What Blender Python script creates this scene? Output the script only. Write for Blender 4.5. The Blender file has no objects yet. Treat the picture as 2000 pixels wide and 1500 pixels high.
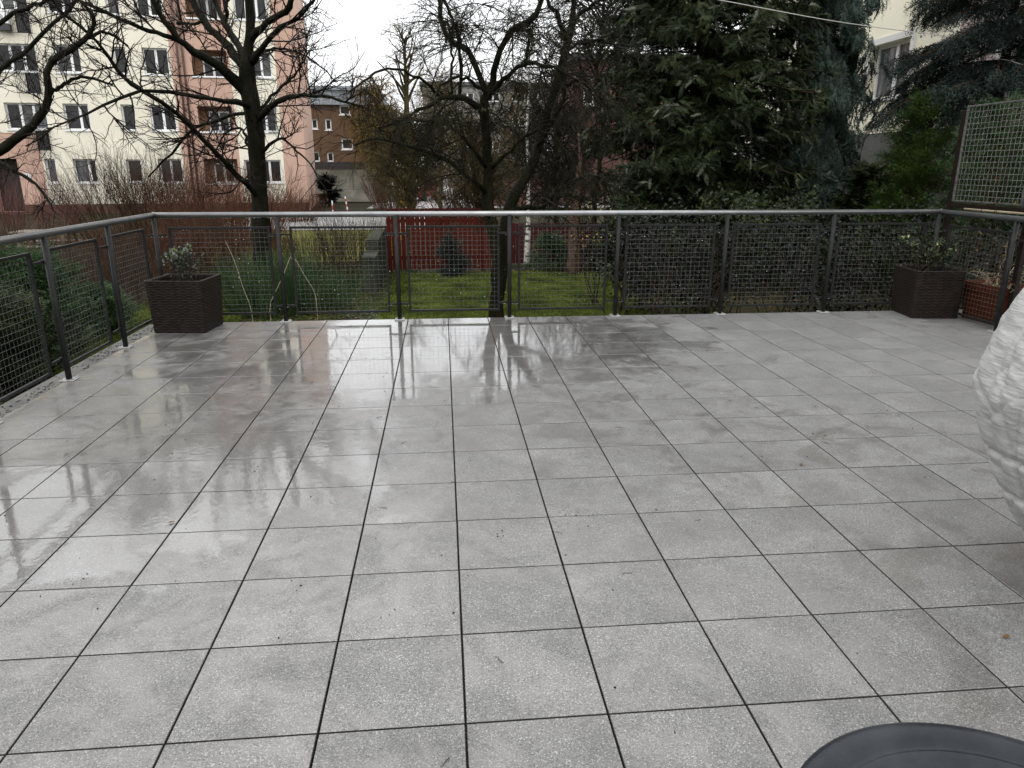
import bpy, math, random
import numpy as np
from mathutils import Matrix, Vector

sc = bpy.context.scene
COL = sc.collection
rad = math.radians

# ------------------------------------------------------------------ camera
F, PITCH, ROLL, YAW = 1416.03, 0.29138, 0.00107, 0.092944
CAM = np.array([-.02654, -1.65224, 1.47217])
_cp, _sp, _cy, _sy = math.cos(PITCH), math.sin(PITCH), math.cos(YAW), math.sin(YAW)
FW = np.array([_sy*_cp, _cy*_cp, -_sp])
_r = np.array([_cy, -_sy, 0.0]); _u = np.cross(_r, FW)
RT = math.cos(ROLL)*_r + math.sin(ROLL)*_u
UP = -math.sin(ROLL)*_r + math.cos(ROLL)*_u
cam = bpy.data.cameras.new('camera')
cam.sensor_width = 36.0
cam.lens = F/2000*36
cam.clip_start, cam.clip_end = 0.05, 2000
camo = bpy.data.objects.new('camera', cam); COL.objects.link(camo)
m = Matrix.Identity(4)
for i in range(3):
    m[i][0], m[i][1], m[i][2], m[i][3] = RT[i], UP[i], -FW[i], CAM[i]
camo.matrix_world = m
sc.camera = camo

# ------------------------------------------------------------------ sky, sun, exposure
SUN_EL, SUN_AZ = rad(42), rad(200)
w = bpy.data.worlds.new('World'); sc.world = w; w.use_nodes = True
nt = w.node_tree; nt.nodes.clear()
def nn(t, kind, **kw):
    n = t.nodes.new(kind)
    for k, v in kw.items(): setattr(n, k, v)
    return n
out = nn(nt, 'ShaderNodeOutputWorld'); bg = nn(nt, 'ShaderNodeBackground')
sky = nn(nt, 'ShaderNodeTexSky', sky_type='NISHITA', sun_disc=False)
sky.sun_elevation, sky.sun_rotation = SUN_EL, SUN_AZ
sky.air_density, sky.dust_density, sky.ozone_density = 1.0, 4.0, 1.0
tc = nn(nt, 'ShaderNodeTexCoord')
cl = nn(nt, 'ShaderNodeTexNoise'); cl.inputs['Scale'].default_value = 2.2; cl.inputs['Detail'].default_value = 5
cr = nn(nt, 'ShaderNodeValToRGB')
cr.color_ramp.elements[0].position = .3; cr.color_ramp.elements[0].color = (12.6, 12.75, 12.95, 1)
cr.color_ramp.elements[1].position = .72; cr.color_ramp.elements[1].color = (16.2, 16.2, 16.2, 1)
mx = nn(nt, 'ShaderNodeMix', data_type='RGBA'); mx.inputs[0].default_value = .93
nt.links.new(tc.outputs['Generated'], cl.inputs['Vector'])
nt.links.new(cl.outputs['Fac'], cr.inputs[0])
sx = nn(nt, 'ShaderNodeSeparateXYZ'); nt.links.new(tc.outputs['Generated'], sx.inputs[0])
mr = nn(nt, 'ShaderNodeMapRange'); mr.inputs[1].default_value = 0; mr.inputs[2].default_value = 1; mr.inputs[3].default_value = .68; mr.inputs[4].default_value = 1.5
nt.links.new(sx.outputs[2], mr.inputs[0])
vs_ = nn(nt, 'ShaderNodeVectorMath', operation='SCALE'); nt.links.new(cr.outputs[0], vs_.inputs[0]); nt.links.new(mr.outputs[0], vs_.inputs['Scale'])
nt.links.new(sky.outputs[0], mx.inputs[6]); nt.links.new(vs_.outputs[0], mx.inputs[7])
nt.links.new(mx.outputs[2], bg.inputs[0]); bg.inputs[1].default_value = .15
nt.links.new(bg.outputs[0], out.inputs[0])
sl = bpy.data.lights.new('sun', 'SUN'); sl.energy = .7; sl.angle = rad(35); sl.color = (1, .97, .93)
so = bpy.data.objects.new('sun', sl); COL.objects.link(so)
so.rotation_euler = (math.pi/2-SUN_EL, 0, math.pi-SUN_AZ)
sc.view_settings.view_transform = 'Standard'
try: sc.view_settings.look = 'None'
except Exception: pass
sc.view_settings.gamma = 1; sc.view_settings.exposure = 0.0
sc.view_settings.use_curve_mapping = False
sc.cycles.max_bounces = 8
sc.cycles.use_adaptive_sampling = True
try: sc.cycles.use_denoising = True
except Exception: pass

GZ = -0.65          # garden level below the terrace
rng = np.random.default_rng(7)
random.seed(7)

# ------------------------------------------------------------------ sight lines (measuring helpers)
def ray(px, py): return FW + (px-1000)/F*RT - (py-750)/F*UP
def at_y(px, py, y):
    d = ray(px, py); return CAM + (y-CAM[1])/d[1]*d
def at_x(px, py, x):
    d = ray(px, py); return CAM + (x-CAM[0])/d[0]*d
def at_z(px, py, z=GZ):
    d = ray(px, py); return CAM + (z-CAM[2])/d[2]*d

# ------------------------------------------------------------------ materials
def srgb(r, g, b):
    f = lambda c: (c/255/12.92 if c/255 <= .04045 else ((c/255+.055)/1.055)**2.4)
    return (f(r), f(g), f(b), 1)
def mat(name, c1, c2=None, scale=8, rough=.6, metal=0.0, bump=0.0, bscale=60, spec=.5, island=0.0, detail=5, coords='Object', coat=0.0, c3=None, thresh=(.35, .65), rvar=0.0, stretch=None, trans=0.0):
    M = bpy.data.materials.new(name); M.use_nodes = True
    t = M.node_tree; b = t.nodes['Principled BSDF']
    b.inputs['Roughness'].default_value = rough
    b.inputs['Metallic'].default_value = metal
    b.inputs['Specular IOR Level'].default_value = spec
    if coat: b.inputs['Coat Weight'].default_value = coat; b.inputs['Coat Roughness'].default_value = .12
    tc = nn(t, 'ShaderNodeTexCoord'); vec = tc.outputs[coords]
    if stretch:
        mp = nn(t, 'ShaderNodeMapping'); mp.inputs['Scale'].default_value = stretch
        t.links.new(vec, mp.inputs[0]); vec = mp.outputs[0]
    c1 = tuple(c1[:3])+(1,)
    colr = None
    if c2 is not None:
        c2 = tuple(c2[:3])+(1,)
        n = nn(t, 'ShaderNodeTexNoise'); n.inputs['Scale'].default_value = scale; n.inputs['Detail'].default_value = detail
        n.inputs['Roughness'].default_value = .6
        t.links.new(vec, n.inputs['Vector'])
        r = nn(t, 'ShaderNodeValToRGB'); e = r.color_ramp.elements
        e[0].position, e[0].color = thresh[0], c1
        e[1].position, e[1].color = thresh[1], c2
        if c3 is not None:
            x = r.color_ramp.elements.new((thresh[0]+thresh[1])/2); x.color = tuple(c3[:3])+(1,)
        t.links.new(n.outputs['Fac'], r.inputs[0]); colr = r.outputs[0]
        if rvar:
            mr = nn(t, 'ShaderNodeMapRange'); mr.inputs[3].default_value = rough-rvar; mr.inputs[4].default_value = rough+rvar
            t.links.new(n.outputs['Fac'], mr.inputs[0]); t.links.new(mr.outputs[0], b.inputs['Roughness'])
    if island:
        g = nn(t, 'ShaderNodeNewGeometry'); mr = nn(t, 'ShaderNodeMapRange')
        mr.inputs[3].default_value = 1-island; mr.inputs[4].default_value = 1+island
        t.links.new(g.outputs['Random Per Island'], mr.inputs[0])
        hs = nn(t, 'ShaderNodeHueSaturation')
        if colr is None: hs.inputs['Color'].default_value = c1
        else: t.links.new(colr, hs.inputs['Color'])
        t.links.new(mr.outputs[0], hs.inputs['Value']); colr = hs.outputs[0]
    if colr is None: b.inputs['Base Color'].default_value = c1
    else: t.links.new(colr, b.inputs['Base Color'])
    if trans:
        b.inputs['Transmission Weight'].default_value = trans
    if bump:
        n2 = nn(t, 'ShaderNodeTexNoise'); n2.inputs['Scale'].default_value = bscale; n2.inputs['Detail'].default_value = 6
        t.links.new(vec, n2.inputs['Vector'])
        bp = nn(t, 'ShaderNodeBump'); bp.inputs['Strength'].default_value = bump; bp.inputs['Distance'].default_value = .01
        t.links.new(n2.outputs['Fac'], bp.inputs['Height']); t.links.new(bp.outputs[0], b.inputs['Normal'])
    return M

def tile_material():
    M = bpy.data.materials.new('wet_terrazzo'); M.use_nodes = True
    t = M.node_tree; b = t.nodes['Principled BSDF']; L = t.links.new
    g = nn(t, 'ShaderNodeNewGeometry'); P = g.outputs['Position']
    oi = nn(t, 'ShaderNodeObjectInfo')
    def noise(scale, detail=4, rough=.55, dist=0.0, vec=None):
        n = nn(t, 'ShaderNodeTexNoise'); n.inputs['Scale'].default_value = scale; n.inputs['Detail'].default_value = detail
        n.inputs['Roughness'].default_value = rough; n.inputs['Distortion'].default_value = dist
        L(vec or P, n.inputs['Vector']); return n.outputs['Fac']
    def math_(op, a, c, clamp=False):
        n = nn(t, 'ShaderNodeMath', operation=op); n.use_clamp = clamp
        for i, v in enumerate((a, c)):
            if isinstance(v, (int, float)): n.inputs[i].default_value = v
            else: L(v, n.inputs[i])
        return n.outputs[0]
    def rng_(v, a, b_, c, d, smooth=False):
        n = nn(t, 'ShaderNodeMapRange'); n.clamp = True
        if smooth: n.interpolation_type = 'SMOOTHSTEP'
        for i, x in enumerate((a, b_, c, d)): n.inputs[i+1].default_value = x
        L(v, n.inputs[0]); return n.outputs[0]
    # every tile shifts its own texture a little
    comb = nn(t, 'ShaderNodeVectorMath', operation='ADD')
    sc_ = nn(t, 'ShaderNodeVectorMath', operation='SCALE'); sc_.inputs[0].default_value = (7.1, 3.3, 5.7)
    L(oi.outputs['Random'], sc_.inputs['Scale']); L(P, comb.inputs[0]); L(sc_.outputs[0], comb.inputs[1])
    PT = comb.outputs[0]
    # chips of stone
    vo = nn(t, 'ShaderNodeTexVoronoi'); vo.inputs['Scale'].default_value = 310; L(P, vo.inputs['Vector'])
    sep = nn(t, 'ShaderNodeSeparateColor'); L(vo.outputs['Color'], sep.inputs[0])
    ramp = nn(t, 'ShaderNodeValToRGB'); e = ramp.color_ramp.elements
    e[0].position, e[0].color = 0.0, (.040, .039, .038, 1)
    e[1].position, e[1].color = 1.0, (.25, .25, .246, 1)
    for p, c in ((.14, .082), (.66, .112), (.90, .148)):
        x = ramp.color_ramp.elements.new(p); x.color = (c, c*.992, c*.975, 1)
    L(sep.outputs[0], ramp.inputs[0])
    # blotches of damp and old dirt
    bl = rng_(noise(2.7, 6, .62, .6, PT), .3, .7, .70, 1.14)
    bl2 = rng_(noise(14, 5, .6, 0, PT), .25, .75, .93, 1.06)
    tv = rng_(oi.outputs['Random'], 0, 1, .95, 1.06)
    k = math_('MULTIPLY', math_('MULTIPLY', bl, bl2), tv)
    # pools of standing water: low places of the floor
    px = nn(t, 'ShaderNodeSeparateXYZ'); L(P, px.inputs[0])
    def blob(cx, cy, rx, ry, amp):
        a = math_('DIVIDE', math_('SUBTRACT', px.outputs[0], cx), rx); c = math_('DIVIDE', math_('SUBTRACT', px.outputs[1], cy), ry)
        s = math_('ADD', math_('MULTIPLY', a, a), math_('MULTIPLY', c, c))
        return math_('MULTIPLY', math_('POWER', 2.718, math_('MULTIPLY', s, -1)), amp)
    bias = None
    for args in ((.35, 4.7, 1.55, 1.35, .55), (-1.9, 3.0, 1.3, 2.0, .20), (-1.0, 1.75, .95, .75, .32), (-2.0, 1.2, .7, .7, .22), (2.3, 2.1, .3, .3, .12), (-.2, 3.0, 1.2, .6, .10)):
        v = blob(*args); bias = v if bias is None else math_('ADD', bias, v)
    wn = noise(1.7, 5, .6, .8)
    wn2 = noise(11.0, 6, .68, .6)
    tl = math_('MULTIPLY', math_('SUBTRACT', oi.outputs['Random'], .5), .09)
    wsum = math_('ADD', tl, math_('ADD', math_('ADD', math_('MULTIPLY', wn, .75), math_('MULTIPLY', wn2, .34)), bias))
    gr = math_('MULTIPLY', math_('SUBTRACT', noise(170, 3, .7), .5), .30)
    wsum = math_('ADD', wsum, gr)
    wet = rng_(wsum, .69, .80, 0, 1, True)
    dry = blob(3.3, 4.0, 2.2, 2.4, -.20)
    damp = rng_(math_('ADD', dry, math_('ADD', math_('ADD', noise(3.3, 6, .68, .7, PT), gr), math_('MULTIPLY', bias, .4))), .40, .66, 0, 1, True)
    # colour
    dark = rng_(wet, 0, 1, 1.0, .80)
    dk2 = rng_(damp, 0, 1, 1.12, .80)
    kk = math_('MULTIPLY', math_('MULTIPLY', k, dark), dk2)
    warm = nn(t, 'ShaderNodeMix', data_type='RGBA'); warm.blend_type = 'MULTIPLY'; L(damp, warm.inputs[0]); L(ramp.outputs[0], warm.inputs[6]); warm.inputs[7].default_value = (1.0, .955, .905, 1)
    vm = nn(t, 'ShaderNodeVectorMath', operation='SCALE'); L(warm.outputs[2], vm.inputs[0]); L(kk, vm.inputs['Scale'])
    # rust and soil washed to the left border
    edge = rng_(px.outputs[0], -2.45, -2.74, 0, 1)
    en = rng_(noise(4.5, 5), .45, .7, 0, .55)
    em = math_('MULTIPLY', edge, en)
    mixc = nn(t, 'ShaderNodeMix', data_type='RGBA'); L(em, mixc.inputs[0]); L(vm.outputs[0], mixc.inputs[6]); mixc.inputs[7].default_value = (.17, .135, .085, 1)
    L(mixc.outputs[2], b.inputs['Base Color'])
    # film of water
    b.inputs['Specular IOR Level'].default_value = .4
    L(rng_(damp, 0, 1, .52, .30), b.inputs['Roughness'])
    b.inputs['Coat IOR'].default_value = 1.7
    L(math_('MAXIMUM', wet, rng_(damp, 0, 1, .05, .9)), b.inputs['Coat Weight'])
    L(math_('MINIMUM', rng_(wet, 0, 1, .30, .012), rng_(damp, 0, 1, .30, .17)), b.inputs['Coat Roughness'])
    h1 = noise(330, 3, .6)
    bp = nn(t, 'ShaderNodeBump'); bp.inputs['Distance'].default_value = .0025; L(rng_(wet, 0, 1, .5, .18), bp.inputs['Strength']); L(h1, bp.inputs['Height'])
    L(bp.outputs[0], b.inputs['Normal'])
    hs = math_('ADD', math_('ADD', math_('MULTIPLY', noise(22, 3, .5, .3), .45), math_('MULTIPLY', noise(75, 3, .6, .2), .07)), math_('MULTIPLY', h1, rng_(wet, 0, 1, .35, .03)))
    bc = nn(t, 'ShaderNodeBump'); bc.inputs['Distance'].default_value = .004; L(rng_(px.outputs[1], 2.9, 4.3, .26, .12), bc.inputs['Strength']); L(hs, bc.inputs['Height'])
    L(bc.outputs[0], b.inputs['Coat Normal'])
    return M

MT = {}
MT['tile'] = tile_material()
MT['bed'] = mat('joint_bed', (.015, .015, .014), (.04, .038, .034), 12, .8)
MT['concrete'] = mat('concrete', (0.04185, 0.04092, 0.0372), (0.08835, 0.08599, 0.07905), 5, .75, bump=.4, bscale=40)
MT['old_concrete'] = mat('mossy_concrete', (0.015, 0.018, 0.0108), (0.045, 0.0456, 0.0348), 3, .85, bump=.5, bscale=30, c3=(0.027, 0.03, 0.0204), spec=0.07)
MT['garage'] = mat('stained_render', (0.2233, 0.2392, 0.1914), (0.4785, 0.4785, 0.4306), 1.4, .85, bump=.3, bscale=12, c3=(0.335, 0.3429, 0.2871))
MT['pebble'] = mat('pebbles', (0.0315, 0.0308, 0.028), (0.105, 0.1015, 0.0945), 30, .4, island=.45)
MT['steel'] = mat('handrail_steel', (0.2, 0.204, 0.208), (0.256, 0.26, 0.264), 9, .28, metal=.8, bump=.05, bscale=200)
MT['dark_steel'] = mat('dark_painted_steel', (.010, .0103, .0102), (.018, .0183, .018), 14, .42, metal=0, bump=.1, bscale=120, spec=.12)
MT['wire'] = mat('galvanised_wire', (0.03544, 0.03645, 0.03645), (0.08606, 0.08809, 0.08606), 30, .35, metal=.2, spec=.35)
MT['bright_wire'] = mat('weathered_wire', (0.0896, 0.09128, 0.0896), (0.1792, 0.1792, 0.1736), 25, .42, metal=.4)
MT['plate'] = mat('base_plate_zinc', (0.231, 0.231, 0.224), (0.35, 0.35, 0.343), 30, .4, metal=.4)
MT['drop'] = mat('water_drop', (.85, .9, .92), rough=.02, spec=.6, trans=.85)
MT['wicker'] = mat('brown_wicker', (0.006727, 0.004916, 0.00414), (0.01552, 0.01138, 0.009315), 25, .40, bump=.2, bscale=150, spec=0.09)
MT['soil'] = mat('potting_soil', (0.0072, 0.0054, 0.0042), (0.018, 0.0144, 0.0108), 40, .9, bump=.8, bscale=80, spec=0.07)
MT['terracotta'] = mat('terracotta', (0.03218, 0.00891, 0.00396), (0.0495, 0.01436, 0.006435), 7, .6, bump=.15, bscale=60, spec=0.07)
MT['fleece'] = None
MT['plastic'] = mat('dark_grey_plastic', (.008, .0095, .012), (.024, .027, .032), 5, .27, bump=.06, bscale=70, rvar=.12, spec=.14, detail=9, thresh=(.42, .70))
MT['leaf'] = mat('glossy_leaf', (0.012, 0.021, 0.0084), (0.024, 0.039, 0.0132), 20, .28, island=.45, spec=0.2)
MT['grey_leaf'] = mat('grey_green_leaf', (0.0279, 0.03844, 0.0279), (0.0527, 0.0651, 0.0465), 20, .3, island=.4)
MT['young_leaf'] = mat('young_leaf', (0.08, 0.12, 0.024), (0.16, 0.208, 0.048), 20, .35, island=.4)
MT['stem'] = mat('brown_stem', (0.018, 0.0132, 0.009), (0.036, 0.027, 0.018), 30, .7, spec=0.07)
MT['dry'] = mat('dry_stem', (0.165, 0.1425, 0.0975), (0.27, 0.24, 0.1725), 30, .6, spec=0.07)
MT['dead_leaf'] = mat('dead_leaf', (0.06, 0.033, 0.0132), (0.132, 0.078, 0.03), 30, .6, island=.4, spec=0.07)
MT['bark'] = mat('wet_mossy_bark', (0.003, 0.0027, 0.0021), (0.0114, 0.0099, 0.0075), 9, .7, bump=1.0, bscale=35, c3=(0.0066, 0.0069, 0.003), stretch=(1, 1, .4), spec=0.07)
MT['twig'] = mat('wet_twig', (0.0048, 0.0036, 0.003), (0.012, 0.009, 0.0066), 6, .5, island=.35, spec=0.07)
MT['mossy_twig'] = mat('mossy_twig', (0.0054, 0.0057, 0.0024), (0.0144, 0.015, 0.0048), 3, .6, island=.4, c3=(0.0084, 0.0072, 0.0042), spec=0.07)
MT['mossy_bark'] = mat('green_mossy_bark', (0.0036, 0.0036, 0.0021), (0.012, 0.012, 0.0048), 7, .75, bump=1.0, bscale=35, stretch=(1, 1, .4), spec=0.07)
MT['red_twig'] = mat('red_dogwood_stem', (.042, .018, .011), (.095, .044, .026), 2.5, .5, island=.6, spec=.08)
MT['pink_twig'] = mat('pink_barked_stem', (.055, .022, .021), (.11, .055, .048), 2.5, .5, island=.6, spec=.08)
MT['brown_twig'] = mat('brown_stem_mass', (.018, .012, .009), (.062, .038, .025), 2.5, .6, island=.55, spec=.07)
MT['olive_twig'] = mat('olive_stem_mass', (0.024, 0.0204, 0.0078), (0.066, 0.0528, 0.0204), 1.2, .6, island=.45, spec=0.07)
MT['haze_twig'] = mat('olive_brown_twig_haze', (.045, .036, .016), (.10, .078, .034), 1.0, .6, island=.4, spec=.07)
MT['gold_twig'] = mat('golden_willow_shoot', (0.1275, 0.08625, 0.0225), (0.225, 0.15, 0.045), 1.2, .6, island=.4, spec=0.07)
MT['birch'] = mat('birch_bark', (0.035, 0.0315, 0.028), (0.434, 0.42, 0.385), 9, .7, thresh=(.40, .52), stretch=(1, 1, 2.5))
MT['pine_bark'] = mat('reddish_bark', (0.027, 0.0132, 0.0084), (0.066, 0.033, 0.0204), 9, .85, bump=1, bscale=30, stretch=(1, 1, .35), spec=0.07)
MT['pale_bark'] = mat('pinkish_bark', (0.0468, 0.0288, 0.0216), (0.0864, 0.0576, 0.0432), 9, .85, bump=1, bscale=30, spec=0.07)
MT['cypress'] = mat('dark_cypress_foliage', (.006, .010, .004), (.034, .046, .017), 1.9, .42, island=.6, c3=(.014, .021, .008), spec=0.10)
MT['cypress_tip'] = mat('pale_cypress_tips', (.050, .058, .034), (.095, .105, .080), 2, .4, island=.4, spec=.2)
MT['blue_conifer'] = mat('blue_green_needles', (0.02579, 0.04067, 0.03472), (0.06547, 0.09126, 0.07539), 1.6, .5, island=.5, spec=0.07)
MT['spruce'] = mat('blue_spruce_needles', (0.0084, 0.0138, 0.012), (0.0228, 0.0324, 0.0282), 1.6, .5, island=.5, spec=0.07)
MT['yew'] = mat('yew_needles', (0.01677, 0.03167, 0.007452), (0.04658, 0.07452, 0.01677), 1.8, .42, island=.55, spec=0.07)
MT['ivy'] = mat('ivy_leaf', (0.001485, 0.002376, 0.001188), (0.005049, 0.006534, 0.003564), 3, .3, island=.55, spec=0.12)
MT['juniper'] = mat('juniper_foliage', (0.01632, 0.03468, 0.01428), (0.051, 0.0816, 0.03264), 2.5, .5, island=.5, spec=0.07)
MT['grass'] = mat('lawn_blade', (0.0319, 0.0464, 0.0087), (0.1232, 0.1522, 0.0261), 1.9, .5, island=.5, spec=.1, detail=8)
MT['clover'] = mat('ground_cover_leaf', (0.01716, 0.02652, 0.0078), (0.0468, 0.06396, 0.01716), 1.5, .35, island=.5, spec=0.07)
MT['lawn'] = mat('lawn_soil', (.014, .011, .006), (.032, .042, .009), 2.2, .9, bump=.6, bscale=30, coords='Object', spec=.1)
MT['earth'] = mat('garden_earth', (0.0121, 0.0099, 0.00605), (0.03025, 0.0264, 0.0132), .9, .9, bump=.8, bscale=6, c3=(0.0198, 0.0198, 0.0077), spec=0.1)
MT['road'] = mat('wet_light_paving', (0.1872, 0.1872, 0.1836), (0.288, 0.288, 0.2808), .8, .3, bump=.1, bscale=8, rvar=.12)
MT['far_grass'] = mat('winter_grass', (0.065, 0.0715, 0.013), (0.1105, 0.1105, 0.02275), .8, .9, bump=.6, bscale=6, spec=0.07)
MT['red_wood'] = mat('red_stained_plank', (.036, .006, .003), (.066, .010, .005), 6, .5, island=.15, stretch=(1, 1, .2), spec=.1)
MT['plum_wood'] = mat('plum_stained_plank', (0.04095, 0.01001, 0.01274), (0.06825, 0.01638, 0.02002), 6, .55, stretch=(1, 1, .2), spec=0.07)
MT['old_wood'] = mat('weathered_wood', (0.063, 0.049, 0.035), (0.133, 0.112, 0.084), 5, .7, stretch=(.3, 3, 3))
MT['dark_wood'] = mat('dark_wood', (0.0066, 0.0042, 0.003), (0.0135, 0.009, 0.006), 8, .7, spec=0.07)
MT['pale_wood'] = mat('pale_bamboo', (.42, .34, .22), (.55, .46, .32), 8, .5)
MT['cream'] = mat('cream_render', (.625, .595, .49), (.685, .655, .55), .35, .9, bump=.1, bscale=20)
MT['pink'] = mat('salmon_render', (.40, .262, .205), (.45, .298, .235), .4, .9, bump=.1, bscale=20)
MT['plinth'] = mat('red_brown_plinth', (.075, .040, .032), (.11, .058, .046), 1, .8, spec=.1)
MT['white'] = mat('white_plastic_frame', (0.663, 0.6715, 0.68), (0.697, 0.7055, 0.714), 3, .35)
MT['pane'] = mat('dark_window_glass', (0.006, 0.0066, 0.0072), (0.018, 0.0198, 0.0216), .9, .06, spec=.35)
MT['pane_blind'] = mat('window_glass_over_blind', (0.035, 0.0385, 0.0385), (0.077, 0.0805, 0.077), 1.2, .08, spec=.35, stretch=(.1, .1, 9))
MT['pane_curtain'] = mat('window_glass_over_curtain', (0.0315, 0.035, 0.042), (0.14, 0.147, 0.161), 4, .08, spec=.35, stretch=(2, 2, .2))
MT['dark'] = mat('dark_interior', (.010, .008, .007), (.022, .016, .013), 2, .8)
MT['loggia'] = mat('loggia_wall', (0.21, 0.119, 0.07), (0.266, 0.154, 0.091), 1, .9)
MT['brown_metal'] = mat('brown_downpipe', (0.07, 0.0315, 0.0245), (0.105, 0.049, 0.0385), 2, .45)
MT['black_metal'] = mat('black_bars', (.02, .02, .02), rough=.4)
MT['ochre'] = mat('ochre_render', (0.068, 0.0352, 0.0176), (0.1, 0.0544, 0.028), .3, .9)
MT['roof'] = mat('wet_roof_sheet', (0.14, 0.154, 0.175), (0.238, 0.259, 0.287), .5, .25)
MT['grey_render'] = mat('pale_grey_render', (0.162, 0.162, 0.1552), (0.207, 0.207, 0.198), .3, .9)
MT['brick_red'] = mat('faded_red_render', (0.0672, 0.02976, 0.02304), (0.096, 0.0456, 0.036), .4, .9)
MT['asphalt'] = mat('roof_felt', (.05, .05, .05), (.08, .08, .08), 1, .8)
MT['lemon'] = mat('pale_lemon_render', (0.7589, 0.7318, 0.5746), (0.824, 0.7914, 0.6505), .5, .9, bump=.08, bscale=25)
MT['grey_plinth'] = mat('grey_plinth_render', (0.063, 0.063, 0.0595), (0.098, 0.098, 0.091), .8, .9)
MT['rose'] = mat('pale_rose_render', (0.527, 0.425, 0.408), (0.595, 0.493, 0.476), .5, .9)
MT['car_red'] = mat('red_car_paint', (.38, .012, .022), rough=.2, coat=1)
MT['car_white'] = mat('white_car_paint', (.72, .73, .74), rough=.25, coat=1)
MT['car_silver'] = mat('silver_car_paint', (.36, .37, .38), rough=.3, metal=.5, coat=1)
MT['car_glass'] = mat('car_glass', (.02, .022, .025), rough=.04, spec=.9)
MT['rubber'] = mat('tyre_rubber', (.012, .012, .012), rough=.7)
MT['yellow'] = mat('yellow_plastic', (.62, .30, .015), (.68, .35, .02), 4, .45)
MT['red_paint'] = mat('red_paint', (.30, .03, .025), rough=.4)
MT['white_paint'] = mat('white_paint', (0.6, 0.6, 0.584), rough=.5)
MT['cable'] = mat('pale_cable', (.36, .35, .33), rough=.5)
MT['lamp_grey'] = mat('grey_lamp_metal', (0.21, 0.217, 0.217), (0.28, 0.287, 0.287), 5, .5)
MT['yellow_flower'] = mat('yellow_blossom', (0.27, 0.216, 0.012), (0.36, 0.3, 0.03), 9, .6, island=.3)

# ------------------------------------------------------------------ mesh helpers
def raw_mesh(name, verts, faces, smooth=False):
    """verts (N,3), faces: list of (M,k) int arrays (k = 3 or 4)"""
    verts = np.asarray(verts, np.float32).reshape(-1, 3)
    if isinstance(faces, np.ndarray): faces = [faces]
    faces = [np.asarray(f, np.int32) for f in faces if len(f)]
    me = bpy.data.meshes.new(name)
    me.vertices.add(len(verts)); me.vertices.foreach_set('co', verts.ravel())
    li = np.concatenate([f.ravel() for f in faces])
    ls = np.concatenate([np.full(len(f), f.shape[1], np.int32) for f in faces])
    st = np.concatenate([[0], np.cumsum(ls)[:-1]]).astype(np.int32)
    me.loops.add(len(li)); me.loops.foreach_set('vertex_index', li)
    me.polygons.add(len(ls)); me.polygons.foreach_set('loop_start', st)
    try: me.polygons.foreach_set('loop_total', ls)
    except Exception: pass
    me.polygons.foreach_set('use_smooth', np.full(len(ls), bool(smooth)))
    me.update(calc_edges=True)
    return me

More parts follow.
